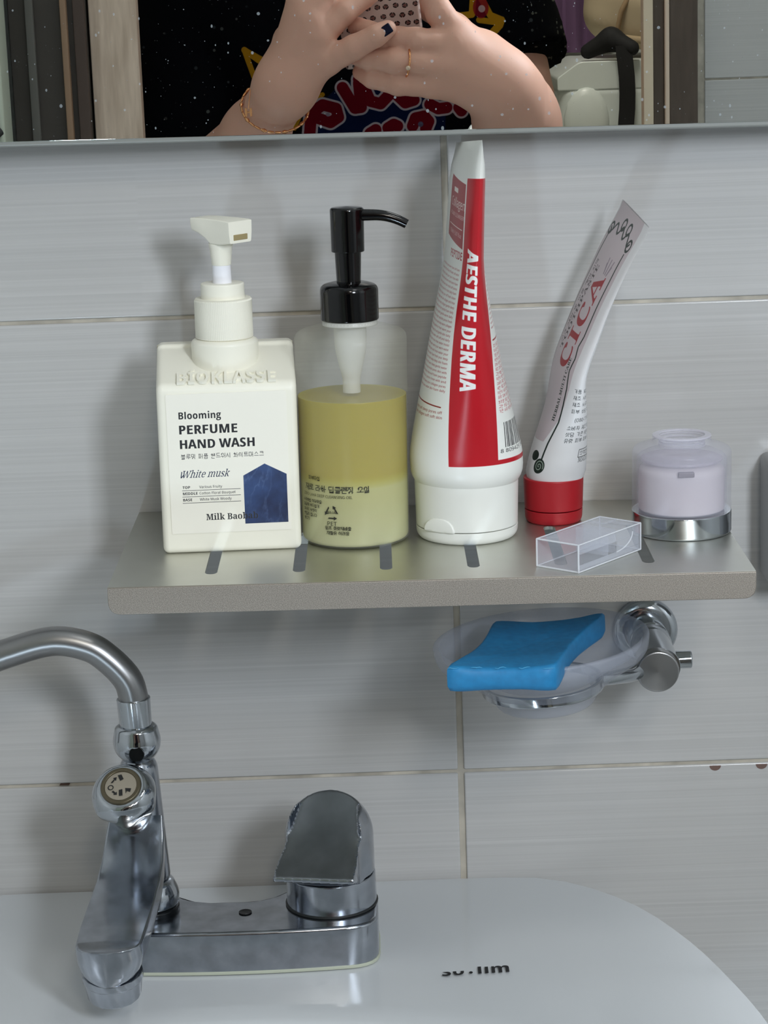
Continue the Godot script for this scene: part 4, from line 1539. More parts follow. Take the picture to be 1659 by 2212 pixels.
func toothpaste() -> void:
	var t := thing("toothpaste_tube", "flattened white toothpaste tube leaning on its red cap", "tube", on_shelf(0.0796, 0.0385), TILT)
	var red := mat(Color(0.66, 0.10, 0.14), 0.42)
	part("screw_cap", G.new().lathe(prof([V(0.0001, 0.0066, 0), V(0.0136, 0.0066, 0.0003), V(0.0141, 0.0212, 0.0006), V(0.0001, 0.0212, 0)]), 56).mesh(40), red, t)
	part("cap_lid", G.new().lathe(prof([V(0.0001, 0.0, 0), V(0.0126, 0.0, 0.0014), V(0.0134, 0.002, 0.001), V(0.0136, 0.0061, 0.0003), V(0.0001, 0.0061, 0)]), 56).mesh(40), red, t)
	var per := TAU * 0.01455
	var a := V(0.0006, 0.0205, 0.0)
	var z := V(0.0381, 0.1439, 0.0105)
	var hs := []
	var rings := []
	for i in 34:
		var k := i / 33.0
		var c := a.lerp(z, k)
		var bend := 0.0
		var b := 0.0
		for j in 5:          # a few samples round k, so that the bends are soft
			var kk := clampf(k + (j - 2) * 0.018, 0, 1)
			bend += lut(kk, [0.0, 0.125, 0.267, 0.41, 0.46, 0.677, 0.855, 1.0], [0.0, 0.0022, 0.0052, 0.0064, 0.0080, 0.0180, 0.0276, 0.0374]) / 5.0
			b += lut(kk, [0.0, 0.125, 0.267, 0.41, 0.677, 0.9, 1.0], [0.01455, 0.0125, 0.0082, 0.0046, 0.0026, 0.0007, 0.0007]) / 5.0
		c.x = 0.0006 + bend
		if k > 0.9:
			b = 0.0007
		var pp := per
		if i < 3:
			pp = per * [0.90, 0.965, 1.0][i]
			b = minf(b, pp / TAU)
		var lean := Basis(Vector3.BACK, -0.46 * smoothstep(0.30, 0.75, k)) * Basis(Vector3.RIGHT, 0.10 * k)
		rings.append(tube_ring(pp, minf(b, pp / TAU), c, 0.22 + 0.0 * k, lean, 80))
		hs.append(c.y)
	var cv := Canvas.new(768, 1024, Color(0.90, 0.90, 0.905))
	var ppx := 768.0 / per
	var ppy := 1024.0 / 0.1234
	var yy := func(h: float) -> float: return (0.1439 - h) * ppy
	var green := Color(0.10, 0.16, 0.13)
	var plum := Color(0.80, 0.755, 0.77)
	# printed front panel on the left flank
	cv.poly([Vector2(12, 0), Vector2(330, 0), Vector2(318, yy.call(0.066)), Vector2(300, yy.call(0.052)), Vector2(250, yy.call(0.040)), Vector2(120, yy.call(0.040)), Vector2(12, yy.call(0.060))], plum)
	var border := PackedVector2Array([Vector2(292, yy.call(0.1285)), Vector2(294, yy.call(0.090)), Vector2(282, yy.call(0.085)), Vector2(296, yy.call(0.080)), Vector2(284, yy.call(0.074)), Vector2(300, yy.call(0.066)), Vector2(300, yy.call(0.050)), Vector2(280, yy.call(0.040)), Vector2(268, yy.call(0.030))])
	cv.line(border, 8, green)
	cv.line(PackedVector2Array([Vector2(40, yy.call(0.1325)), Vector2(44, yy.call(0.045)), Vector2(70, yy.call(0.036))]), 8, green)
	# curls along the top
	var curl := PackedVector2Array()
	for k in 60:
		var s := k / 59.0
		curl.append(Vector2(30 + 262 * s, yy.call(0.1330) + 16 * sin(s * 22.0) - 10 * sin(PI * s)))
	cv.line(curl, 9, green)
	for q in [Vector2(150, -32), Vector2(220, -32), Vector2(292, 8), Vector2(36, 6)]:
		var ring := PackedVector2Array()
		for k in 17:
			ring.append(Vector2(q.x + cos(TAU * k / 16) * 20, yy.call(0.1330) + q.y + sin(TAU * k / 16) * 20))
		cv.line(ring, 9, green)
	# rose at the foot
	cv.disc(Vector2(264, yy.call(0.0285)), 28, green, 30)
	var swirl := PackedVector2Array()
	for k in 40:
		var s := k / 39.0
		swirl.append(Vector2(264 + cos(s * 13.0) * 22 * s, yy.call(0.0285) + sin(s * 13.0) * 24 * s))
	cv.line(swirl, 4, Color(0.62, 0.68, 0.63))
	cv.disc(Vector2(226, yy.call(0.0330)), 24, green, 20)
	# the name, reading upwards
	ink(cv, "CICA", Vector2(250, yy.call(0.074)), 100, Color(0.62, 0.06, 0.12), "serif_bold", -PI / 2, 1.02)
	ink(cv, "TOOTHPASTE", Vector2(128, yy.call(0.080)), 28, Color(0.24, 0.18, 0.20), "serif_bold", -PI / 2, 1.15)
	ink(cv, "HERBAL MULTI CARE", Vector2(270, yy.call(0.050)), 20, green, "serif_bold", -PI / 2, 0.8)
	ink_korean(cv, "구강 세정 및 잇몸 케어 치약", Vector2(92, yy.call(0.082)), 24, Color(0.32, 0.26, 0.28), 0.1, -PI / 2)
	# leaf sprig
	for k in 6:
		cv.line(PackedVector2Array([Vector2(205 + (k % 3) * 16, yy.call(0.1165)), Vector2(190 + (k % 3) * 30, yy.call(0.1165) - 34 - (k / 3) * 20)]), 7, Color(0.56, 0.50, 0.55), true)
	var rng := RandomNumberGenerator.new()
	rng.seed = 5
	var grey := Color(0.25, 0.26, 0.27)
	small_print(cv, 352, 600, yy.call(0.0650), yy.call(0.0545), 27, 17, grey, rng, true)
	ink(cv, "(080-777-4740)", Vector2(372, yy.call(0.0512)), 15, grey, "sans", 0, 1.0)
	small_print(cv, 348, 600, yy.call(0.0470), yy.call(0.0390), 26, 18, grey, rng, true)
	ink(cv, "MADE IN KOREA", Vector2(428, yy.call(0.0305)), 18, Color(0.22, 0.23, 0.24), "serif", 0, 1.0)
	cv.line(PackedVector2Array([Vector2(424, yy.call(0.0368)), Vector2(520, yy.call(0.0368)), Vector2(520, yy.call(0.0330)), Vector2(424, yy.call(0.0330)), Vector2(424, yy.call(0.0368))]), 3, Color(0.3, 0.3, 0.3))
	ink_korean(cv, "의약외품", Vector2(432, yy.call(0.0337)), 19, grey, 0.1)
	var tm := mat(Color(1, 1, 1), 0.38)
	tm.albedo_texture = cv.tex()
	part("tube_body", tube_mesh(rings, hs, 0.0205, 0.1439), tm, t)

# ---------------------------------------------------------------- small things on the shelf
func jar() -> void:
	var t := thing("cosmetic_jar", "clear open jar with a pale inner pot and chrome foot, rightmost on the shelf", "jar", on_shelf(0.1361, 0.0648), TILT)
	var clear := alpha_mat(Color(0.88, 0.87, 0.92, 0.16), 0.03)
	var clear2 := alpha_mat(Color(0.84, 0.84, 0.90, 0.22), 0.28)
	part("chrome_foot", G.new().lathe(prof([V(0.0001, 0.0, 0), V(0.0222, 0.0, 0.0008), V(0.0227, 0.0008, 0.0004), V(0.0227, 0.0102, 0.0005), V(0.0001, 0.0104, 0)]), 72).mesh(40), M.chrome_clean, t)
	part("inner_pot", G.new().lathe(prof([V(0.0001, 0.0106, 0), V(0.0196, 0.0106, 0.001), V(0.0196, 0.0300, 0.0024), V(0.0150, 0.0325, 0.001), V(0.0001, 0.0325, 0)]), 64).mesh(40), mat(Color(0.87, 0.83, 0.84), 0.3), t)
	# outer shell with its own wall
	var wall := prof([V(0.0222, 0.0106, 0), V(0.0225, 0.0110, 0), V(0.0225, 0.0388, 0.0022), V(0.0170, 0.0408, 0.002), V(0.0136, 0.0412, 0.0005), V(0.0132, 0.0446, 0.0004), V(0.0122, 0.0449, 0.0003), V(0.0105, 0.0446, 0.0003), V(0.0105, 0.0385, 0.0006), V(0.0150, 0.0380, 0.001), V(0.0205, 0.0352, 0.002), V(0.0205, 0.0106, 0)])
	part("clear_shell", G.new().lathe(wall, 72, Transform3D(), false).mesh(40), clear2, t)
	part("neck_rim", G.new().lathe(prof([V(0.0122, 0.0440, 0), V(0.0134, 0.0442, 0.0002), V(0.0134, 0.0450, 0.0003), V(0.0104, 0.0450, 0.0003), V(0.0104, 0.0444, 0.0002), V(0.0122, 0.0440, 0)]), 64, Transform3D(), false).mesh(50), alpha_mat(Color(0.90, 0.89, 0.93, 0.45), 0.28), t)
	var thr := G.new()
	for k in 3:
		thr.lathe(prof([V(0.0106, 0.0400 + k * 0.0016, 0), V(0.0100, 0.0404 + k * 0.0016, 0), V(0.0106, 0.0408 + k * 0.0016, 0)]), 56, Transform3D(), false)
	part("screw_thread", thr.mesh(60), alpha_mat(Color(0.85, 0.84, 0.88, 0.4), 0.3), t)
	part("inner_disc", G.new().lathe(prof([V(0.0001, 0.0335, 0), V(0.0185, 0.0330, 0.001), V(0.0185, 0.0345, 0.0004), V(0.0001, 0.0352, 0)]), 56).mesh(40), alpha_mat(Color(0.80, 0.76, 0.80, 0.5), 0.3), t)
	part("pump_seat", G.new().rbox(V(0.0072, 0.0022, 0.003), 0.0004).mesh(30), mat(Color(0.50, 0.47, 0.50), 0.4), t, at(-0.0006, 0.0303, 0.0195))

func razor_cover() -> void:
	# open box of clear plastic lying on the shelf: long way back and right
	var t := thing("plastic_blade_cover", "small clear plastic box lid with a slot, lying on the shelf's front edge", "plastic cover", on_shelf(0.0739, 0.1305), TILT)
	var e1 := V(0.0133, 0, 0.0178)      # open end, left back to front right
	var e2 := V(0.0310, 0, -0.0377)     # along the box
	var L := e2.length()
	var W := e1.length()
	var ux := e2.normalized()
	var uz := (e1 - ux * e1.dot(ux)).normalized()
	var b := Basis(ux, Vector3.UP, uz)
	var h := 0.0128
	var w := W * 0.98
	var th := 0.0009
	var cl := alpha_mat(Color(0.88, 0.90, 0.95, 0.20), 0.28)
	var o := Transform3D(b, Vector3.ZERO)
	var add := func(called: String, lo: Vector3, hi: Vector3) -> void:
		part(called, G.new().rbox(hi - lo, 0.00025, Transform3D(), 1).mesh(30), cl, t, o * Transform3D(Basis(), (lo + hi) / 2))
	var hw := w / 2
	add.call("bottom_panel", V(0, 0.0001, -hw), V(L, th, hw))
	add.call("top_panel", V(0, h - th, -hw), V(L * 0.80, h, hw))
	add.call("top_panel", V(L * 0.80, h - th, -hw), V(L, h, -hw * 0.15))
	add.call("top_panel", V(L * 0.86, h - th, -hw * 0.15), V(L, h, hw))
	add.call("back_panel", V(0, th, -hw), V(L, h - th, -hw + th))
	add.call("front_panel", V(0, h * 0.62, hw - th), V(L, h - th, hw))
	add.call("front_panel", V(0, th, hw - th), V(L, h * 0.24, hw))
	add.call("front_panel", V(L * 0.62, h * 0.24, hw - th), V(L, h * 0.62, hw))
	add.call("end_panel", V(L - th, th, -hw + th), V(L, h - th, hw - th))
	add.call("inner_rib", V(L * 0.58, th, -hw + th), V(L * 0.58 + 0.0007, h - th, hw - th - 0.003))
	add.call("inner_rib", V(L * 0.70, th, -hw + th), V(L * 0.70 + 0.0007, h - th, hw - th - 0.003))
	# brighter moulded rims
	var rim := alpha_mat(Color(0.95, 0.96, 0.98, 0.62), 0.28)
	var g := G.new()
	var c := [V(0, 0.0004, -hw), V(0, 0.0004, hw), V(0, h - 0.0004, hw), V(0, h - 0.0004, -hw)]
	for i in 4:
		g.tube(PackedVector3Array([o * c[i], o * c[(i + 1) % 4]]), [0.00042], 8)
		g.tube(PackedVector3Array([o * c[i], o * (c[i] + V(L, 0, 0))]), [0.00032], 8)
		g.tube(PackedVector3Array([o * (c[i] + V(L, 0, 0)), o * (c[(i + 1) % 4] + V(L, 0, 0))]), [0.00032], 8)
	var arc := PackedVector3Array()
	for k in 9:
		var a := PI / 2 * k / 8.0
		arc.append(o * V(L * (0.62 + 0.26 * sin(a)), h * (0.24 + 0.52 * (1.0 - cos(a))), hw - th / 2))
	g.tube(arc, [0.0003], 8)
	part("rim", g.mesh(50), rim, t)

func edge_holder() -> void:
	var t := thing("wall_holder", "pale grey bracket edge on the wall, cut by the photo's right border", "bracket", V(0.1935, 1.038, 0.0))
	part("holder_plate", G.new().rbox(V(0.0215, 0.062, 0.03), 0.004).mesh(40), mat(Color(0.60, 0.60, 0.60), 0.4), t, at(0, 0, 0.0152))
	part("holder_arm", G.new().tube(PackedVector3Array([V(0.004, 0.0, 0.022), V(0.022, 0.004, 0.040)]), [0.006], 14).mesh(50), mat(Color(0.60, 0.60, 0.60), 0.4), t)
	part("holder_cup", G.new().lathe(prof([V(0.0001, -0.03, 0), V(0.03, -0.03, 0.006), V(0.034, 0.06, 0.001), V(0.0315, 0.06, 0.001), V(0.028, -0.026, 0.004), V(0.0001, -0.026, 0)]), 40).mesh(40), mat(Color(0.60, 0.60, 0.60), 0.4), t, at(0.046, 0.01, 0.05))

# ---------------------------------------------------------------- soap
func soap() -> void:
	var d0 := V(0.0688, 1.0050, 0.0900)
	var roll := Basis(Vector3.BACK, 0.062)
	# holder
	var hd := thing("soap_dish_holder", "round chrome wall holder with a ring, under the shelf", "soap holder", V(0.1265, 0.9808, 0.0))
	part("wall_flange", G.new().lathe(prof([V(0.0001, 0, 0), V(0.0160, 0, 0.0004), V(0.0160, 0.004, 0.002), V(0.0125, 0.0062, 0.002), V(0.0001, 0.0065, 0)]), 56, Transform3D(Basis(Vector3.RIGHT, PI / 2), Vector3.ZERO)).mesh(40), M.chrome_clean, hd)
	part("post", G.new().lathe(prof([V(0.0001, 0.005, 0), V(0.0098, 0.005, 0), V(0.0098, 0.022, 0.0006), V(0.0090, 0.0226, 0.0003), V(0.0090, 0.0242, 0.0003), V(0.0097, 0.0250, 0.0004), V(0.0097, 0.0300, 0.0006), V(0.0092, 0.0315, 0.0004), V(0.0092, 0.0640, 0.0003), V(0.0001, 0.0640, 0)]), 56, Transform3D(Basis(Vector3.RIGHT, PI / 2), Vector3.ZERO)).mesh(40), M.chrome_clean, hd)
	part("end_cap", G.new().lathe(prof([V(0.0001, 0.0640, 0), V(0.0099, 0.0640, 0.0004), V(0.0099, 0.0710, 0.0010), V(0.0001, 0.0716, 0)]), 56, Transform3D(Basis(Vector3.RIGHT, PI / 2), Vector3.ZERO)).mesh(40), mat(Color(0.66, 0.66, 0.66), 0.28, 1.0), hd, at(-0.0022, 0.0, 0))
	part("set_screw", G.new().lathe(prof([V(0.0001, 0, 0), V(0.0042, 0, 0), V(0.0042, 0.0090, 0.0007), V(0.0001, 0.0092, 0)]), 28, Transform3D(Basis(Vector3.BACK, -PI / 2), Vector3.ZERO)).mesh(40), M.chrome_clean, hd, at(0.0065, 0.0005, 0.0545))
	var ring := G.new()
	var loop := []
	for k in 64:
		var a := TAU * k / 64
		var rr := PackedVector3Array()
		for p in rrect(0.0010, 0.0026, 0.0008, 3):
			var w := Vector2(0.0268 + p.x, p.y)
			rr.append(V(cos(a) * w.x, w.y, sin(a) * w.x))
		loop.append(rr)
	loop.append(loop[0])
	ring.loft(loop, true, false, Transform3D(roll, d0 + V(0.0006, -0.0222, 0.0) - V(0.1265, 0.9808, 0.0)))
	part("dish_ring", ring.mesh(40), M.chrome_clean, hd)
	part("arm", G.new().tube(PackedVector3Array([V(-0.0345, 0.0030, 0.0885), V(-0.026, 0.0020, 0.084), V(-0.016, 0.0, 0.074), V(-0.006, -0.0005, 0.062), V(0.0, 0.0, 0.055)]), [0.0030, 0.0032, 0.0036, 0.004, 0.004], 20).mesh(50), M.chrome_clean, hd)
	# dish
	var ds := thing("glass_soap_dish", "frosted glass soap dish holding a blue bar of soap", "soap dish", d0)
	ds.basis = roll
	var pr := prof([V(0.0001, -0.0320, 0), V(0.0215, -0.0320, 0.003), V(0.0245, -0.026, 0.004), V(0.0330, -0.018, 0.01), V(0.0480, -0.0085, 0.006), V(0.0492, 0.0, 0.0016), V(0.0462, 0.0, 0.0012), V(0.0450, -0.0065, 0.006), V(0.0320, -0.0135, 0.01), V(0.0215, -0.0215, 0.006), V(0.0001, -0.0225, 0)], 5)
	part("dish_bowl", G.new().lathe(pr, 80).mesh(50), alpha_mat(Color(0.72, 0.74, 0.79, 0.33), 0.30), ds)
	# soap bar: four corners of its top face, hollowed sides
	var s0 := V(0.0600, 1.0, 0.11)
	var sp := thing("soap_bar", "worn turquoise-blue soap bar lying in the glass dish", "soap", s0)
	var fl := V(0.0226, 1.0128, 0.1545) - s0
	var fr := V(0.0706, 1.0128, 0.1595) - s0
	var br := V(0.1022, 1.0098, 0.0650) - s0
	var bl := V(0.0487, 1.0095, 0.0712) - s0
	var out := PackedVector2Array()
	var corners := [Vector2(-1, 1), Vector2(1, 1), Vector2(1, -1), Vector2(-1, -1)]
	var dents := [0.04, 0.16, 0.10, 0.13]
	for c in 4:
		var a: Vector2 = corners[c]
		var b2: Vector2 = corners[(c + 1) % 4]
		var mid := (a + b2) / 2
		for k in 14:
			var s := k / 14.0
			var q := a.lerp(b2, s)
			q -= mid * dents[c] * pow(sin(PI * s), 1.3)
			var cn := pow(absf(2.0 * s - 1.0), 10.0)
			q *= 1.0 - 0.045 * cn
			out.append(q)
	var nz := FastNoiseLite.new()
	nz.seed = 3
	nz.frequency = 55.0
	var rings := []
	var th := 0.0128
	for k in [[0.02, -1.0, 0], [0.55, -1.0, 0], [0.90, -0.99, 0], [0.97, -0.90, 0], [1.0, -0.72, 0], [1.0, -0.35, 0], [0.995, -0.14, 0], [0.965, -0.035, 0], [0.92, 0.0, 0], [0.80, 0.0, 1], [0.60, 0.0, 1], [0.40, 0.0, 1], [0.20, 0.0, 1], [0.02, 0.0, 1]]:
		var ring2 := PackedVector3Array()
		for p in out:
			var q: Vector2 = p * k[0]
			var u := q.x * 0.5 + 0.5
			var v := q.y * 0.5 + 0.5
			var pos := bl.lerp(br, u).lerp(fl.lerp(fr, u), v)
			var up := V(-0.02, 1, 0.03).normalized()
			var sag := -0.0030 * (1.0 - clampf(q.length_squared() * 0.6, 0, 1))
			pos += up * (k[1] * th + (sag if k[1] > -0.5 else -sag * 0.5))
			pos += V(0.2, 1, 0.3) * nz.get_noise_3dv(pos) * 0.0006
			ring2.append(pos)
		rings.append(ring2)
	var sm := mat(Color(0.13, 0.53, 0.75), 0.55)
	sm.albedo_texture = noise_tex(61, 0.02, Color(0.86, 0.88, 0.9), Color(1, 1, 1))
	sm.uv1_triplanar = true
	sm.uv1_scale = Vector3(20, 20, 20)
	part("soap_block", G.new().loft(rings).mesh(50), sm, sp)
	# cracks and pale scuffs along the front rim
	var pale := G.new()
	var rng := RandomNumberGenerator.new()
	rng.seed = 8
	for i in 5:
		var s := 0.04 + 0.21 * i
		var p0 := fl.lerp(fr, s) + V(0, -0.0006, -0.0008)
		var path := PackedVector3Array()
		for k in 5:
			path.append(p0 + V(0.0012 * k, -0.0003 + rng.randf_range(-0.0004, 0.0004), -0.0003))
		pale.tube(path, [0.00008, 0.00018, 0.00022, 0.00018, 0.00008], 6)
	part("scuffed_rim", pale.mesh(60), mat(Color(0.28, 0.62, 0.80), 0.7), sp)

# ---------------------------------------------------------------- behind the photographer
func utility_room() -> void:
	slab(struct("wall_utility_left"), "wall_panel", V(-1.1, 0, 1.32), V(-1.0, 2.3, 3.4), M.paint)
	slab(struct("wall_utility_right"), "wall_panel", V(1.4, 0, 1.32), V(1.5, 2.3, 3.4), M.paint)
	slab(struct("wall_utility_back"), "wall_panel", V(-1.1, 0, 3.3), V(1.5, 2.3, 3.4), mat(Color(0.42, 0.41, 0.40), 0.8))
	var fr := struct("wall_utility_front")
	slab(fr, "wall_panel", V(-1.1, 0, 1.32), V(-0.62, 2.3, 1.34), M.paint)
	slab(fr, "wall_panel", V(0.95, 0, 1.32), V(1.5, 2.3, 1.34), M.paint)
	# white panel with a dark curved grip at the far left of the reflection
	var cb := thing("white_cabinet", "white cabinet edge with a grey curved grip, far left in the mirror", "cabinet", V(-0.48, 0.0, 1.14))
	part("cabinet_door", G.new().rbox(V(0.29, 1.9, 0.05), 0.004).mesh(30), mat(Color(0.80, 0.83, 0.76), 0.5), cb, at(0, 0.955, 0))
	part("curved_grip", G.new().tube(PackedVector3Array([V(0.085, 1.150, -0.030), V(0.110, 1.154, -0.040), V(0.130, 1.163, -0.036), V(0.141, 1.172, -0.028)]), [0.005, 0.006, 0.006, 0.005], 16).mesh(50), mat(Color(0.20, 0.20, 0.20), 0.4), cb)
	# washing machine
	var z := 2.6
	var w := thing("washing_machine", "white top-loading washing machine behind the person's elbow", "washing machine", V(0.60, 0.0, 2.62))
	var wm := mat(Color(0.84, 0.865, 0.85), 0.35)
	part("machine_body", G.new().rbox(V(0.614, 1.125, 0.56), 0.025, Transform3D(), 4).mesh(35), wm, w, at(0, 0.565, 0.26))
	var lid := closed_prof([V(-0.307, -0.016, 0.004), V(-0.307, 0.004, 0.004), V(-0.272, 0.028, 0.008), V(0.272, 0.028, 0.008), V(0.307, 0.004, 0.004), V(0.307, -0.016, 0.004)])
	part("machine_lid", G.new().prism(lid, 0.28, 0.002, at(0, 1.127, 0.26)).mesh(35), wm, w)
	part("front_bulge", G.new().sdf(func(p: Vector3) -> float: return ell(p, Vector3.ZERO, V(0.036, 0.055, 0.016)), V(-0.045, -0.065, -0.02), V(0.045, 0.065, 0.02), 0.005).mesh(60), wm, w, at(-0.262, 1.062, -0.018))
	# black cloth with a hanging strap
	var st := thing("black_strap", "black cloth strap hanging over the washing machine's front", "strap", V(0.398, 1.1575, 2.588))
	var sw := PackedVector3Array()
	for k in 12:
		sw.append(V(-0.004 + 0.006 * sin(k * 0.5), 0.020 - k * 0.024, -0.006 - 0.002 * sin(k)))
	var band := []
	for p in sw:
		var ring := PackedVector3Array()
		for q in rrect(0.0125, 0.0015, 0.001, 2):
			ring.append(p + V(q.x, 0, q.y))
		band.append(ring)
	part("strap_tail", G.new().loft(band).mesh(50), mat(Color(0.05, 0.05, 0.06), 0.8), st)
	part("strap_heap", G.new().sdf(func(p: Vector3) -> float: return smin(cap(p, V(-0.055, 0.012, 0.03), V(-0.02, 0.030, 0.02), 0.012, 0.017), cap(p, V(-0.02, 0.030, 0.02), V(0.01, 0.016, 0.0), 0.017, 0.012), 0.01), V(-0.085, -0.01, -0.03), V(0.04, 0.065, 0.065), 0.004).mesh(60), mat(Color(0.05, 0.05, 0.06), 0.8), st)
	# cream bag
	var bg := thing("cream_bag", "puffy cream cloth bag lying on the washing machine", "bag", V(0.464, 1.158, 2.72))
	var bag := func(p: Vector3) -> float:
		var d := ell(p, V(0.0, 0.085, 0), V(0.118, 0.095, 0.09))
		d = maxf(d, 0.012 - p.y + 0.10 * (-p.x) * 0.3)
		d += 0.0035 * sin(p.x * 60.0 + p.y * 35.0) * sin(p.y * 48.0 - p.x * 22.0)
		return d
	part("bag_body", G.new().sdf(bag, V(-0.13, 0.0, -0.11), V(0.13, 0.19, 0.11), 0.006).mesh(60), mat(Color(0.78, 0.71, 0.60), 0.75), bg)
	part("bag_band", G.new().tube(PackedVector3Array([V(-0.095, 0.033, -0.055), V(-0.05, 0.027, -0.078), V(0.0, 0.020, -0.086), V(0.06, 0.018, -0.078), V(0.1, 0.018, -0.05)]), [0.006], 12).mesh(60), mat(Color(0.66, 0.58, 0.46), 0.8), bg)
	part("bag_strap", G.new().tube(PackedVector3Array([V(-0.072, 0.036, -0.066), V(-0.066, 0.07, -0.078), V(-0.045, 0.11, -0.076), V(-0.03, 0.17, -0.03)]), [0.004], 10).mesh(60), mat(Color(0.60, 0.50, 0.38), 0.8), bg)
	# purple cloth hanging behind
	var pc := thing("purple_towel", "purple towel hanging between the person's sleeve and the bag", "towel", V(0.345, 1.16, 2.86))
	var fold := []
	for k in 9:
		var ring := PackedVector3Array()
		var y := 0.42 * k / 8.0
		for i in 25:
			ring.append(V(-0.06 + 0.12 * i / 24.0, y, 0.008 * sin(i * 0.9 + y * 3.0) - 0.004))
		for i in 25:
			ring.append(V(0.06 - 0.12 * i / 24.0, y, 0.008 * sin((24 - i) * 0.9 + y * 3.0) + 0.004))
		fold.append(ring)
	part("towel_cloth", G.new().loft(fold).mesh(50), mat(Color(0.42, 0.31, 0.44), 0.95), pc)
	var rk := thing("drying_rack", "dark drying rail behind the washing machine", "rack", V(0.32, 1.58, 2.885))
	part("rail", G.new().tube(PackedVector3Array([V(-0.4, 0, 0), V(0.5, 0, 0)]), [0.008], 14).mesh(50), mat(Color(0.3, 0.3, 0.3), 0.4), rk)
	part("rail_post", G.new().tube(PackedVector3Array([V(-0.4, 0, 0), V(-0.4, 0, 0.42)]), [0.009], 14).mesh(50), mat(Color(0.3, 0.3, 0.3), 0.4), rk)
	part("rail_post", G.new().tube(PackedVector3Array([V(0.5, 0, 0.0), V(0.5, 0, 0.42)]), [0.009], 14).mesh(50), mat(Color(0.3, 0.3, 0.3), 0.4), rk)

# ---------------------------------------------------------------- person in the doorway
func chain(list: Array, pts: Array, rad: Array, k: float) -> void:
	for i in pts.size() - 1:
		if k > 0.0045:
			list.append([pts[i], pts[i + 1], rad[i], rad[i + 1], k])
			continue
		# fingers are a little slimmer between the joints
		var m: Vector3 = (pts[i] + pts[i + 1]) / 2
		var r: float = (rad[i] + rad[i + 1]) / 2 * 0.93
		list.append([pts[i], m, rad[i], r, k])
		list.append([m, pts[i + 1], r, rad[i + 1], k])

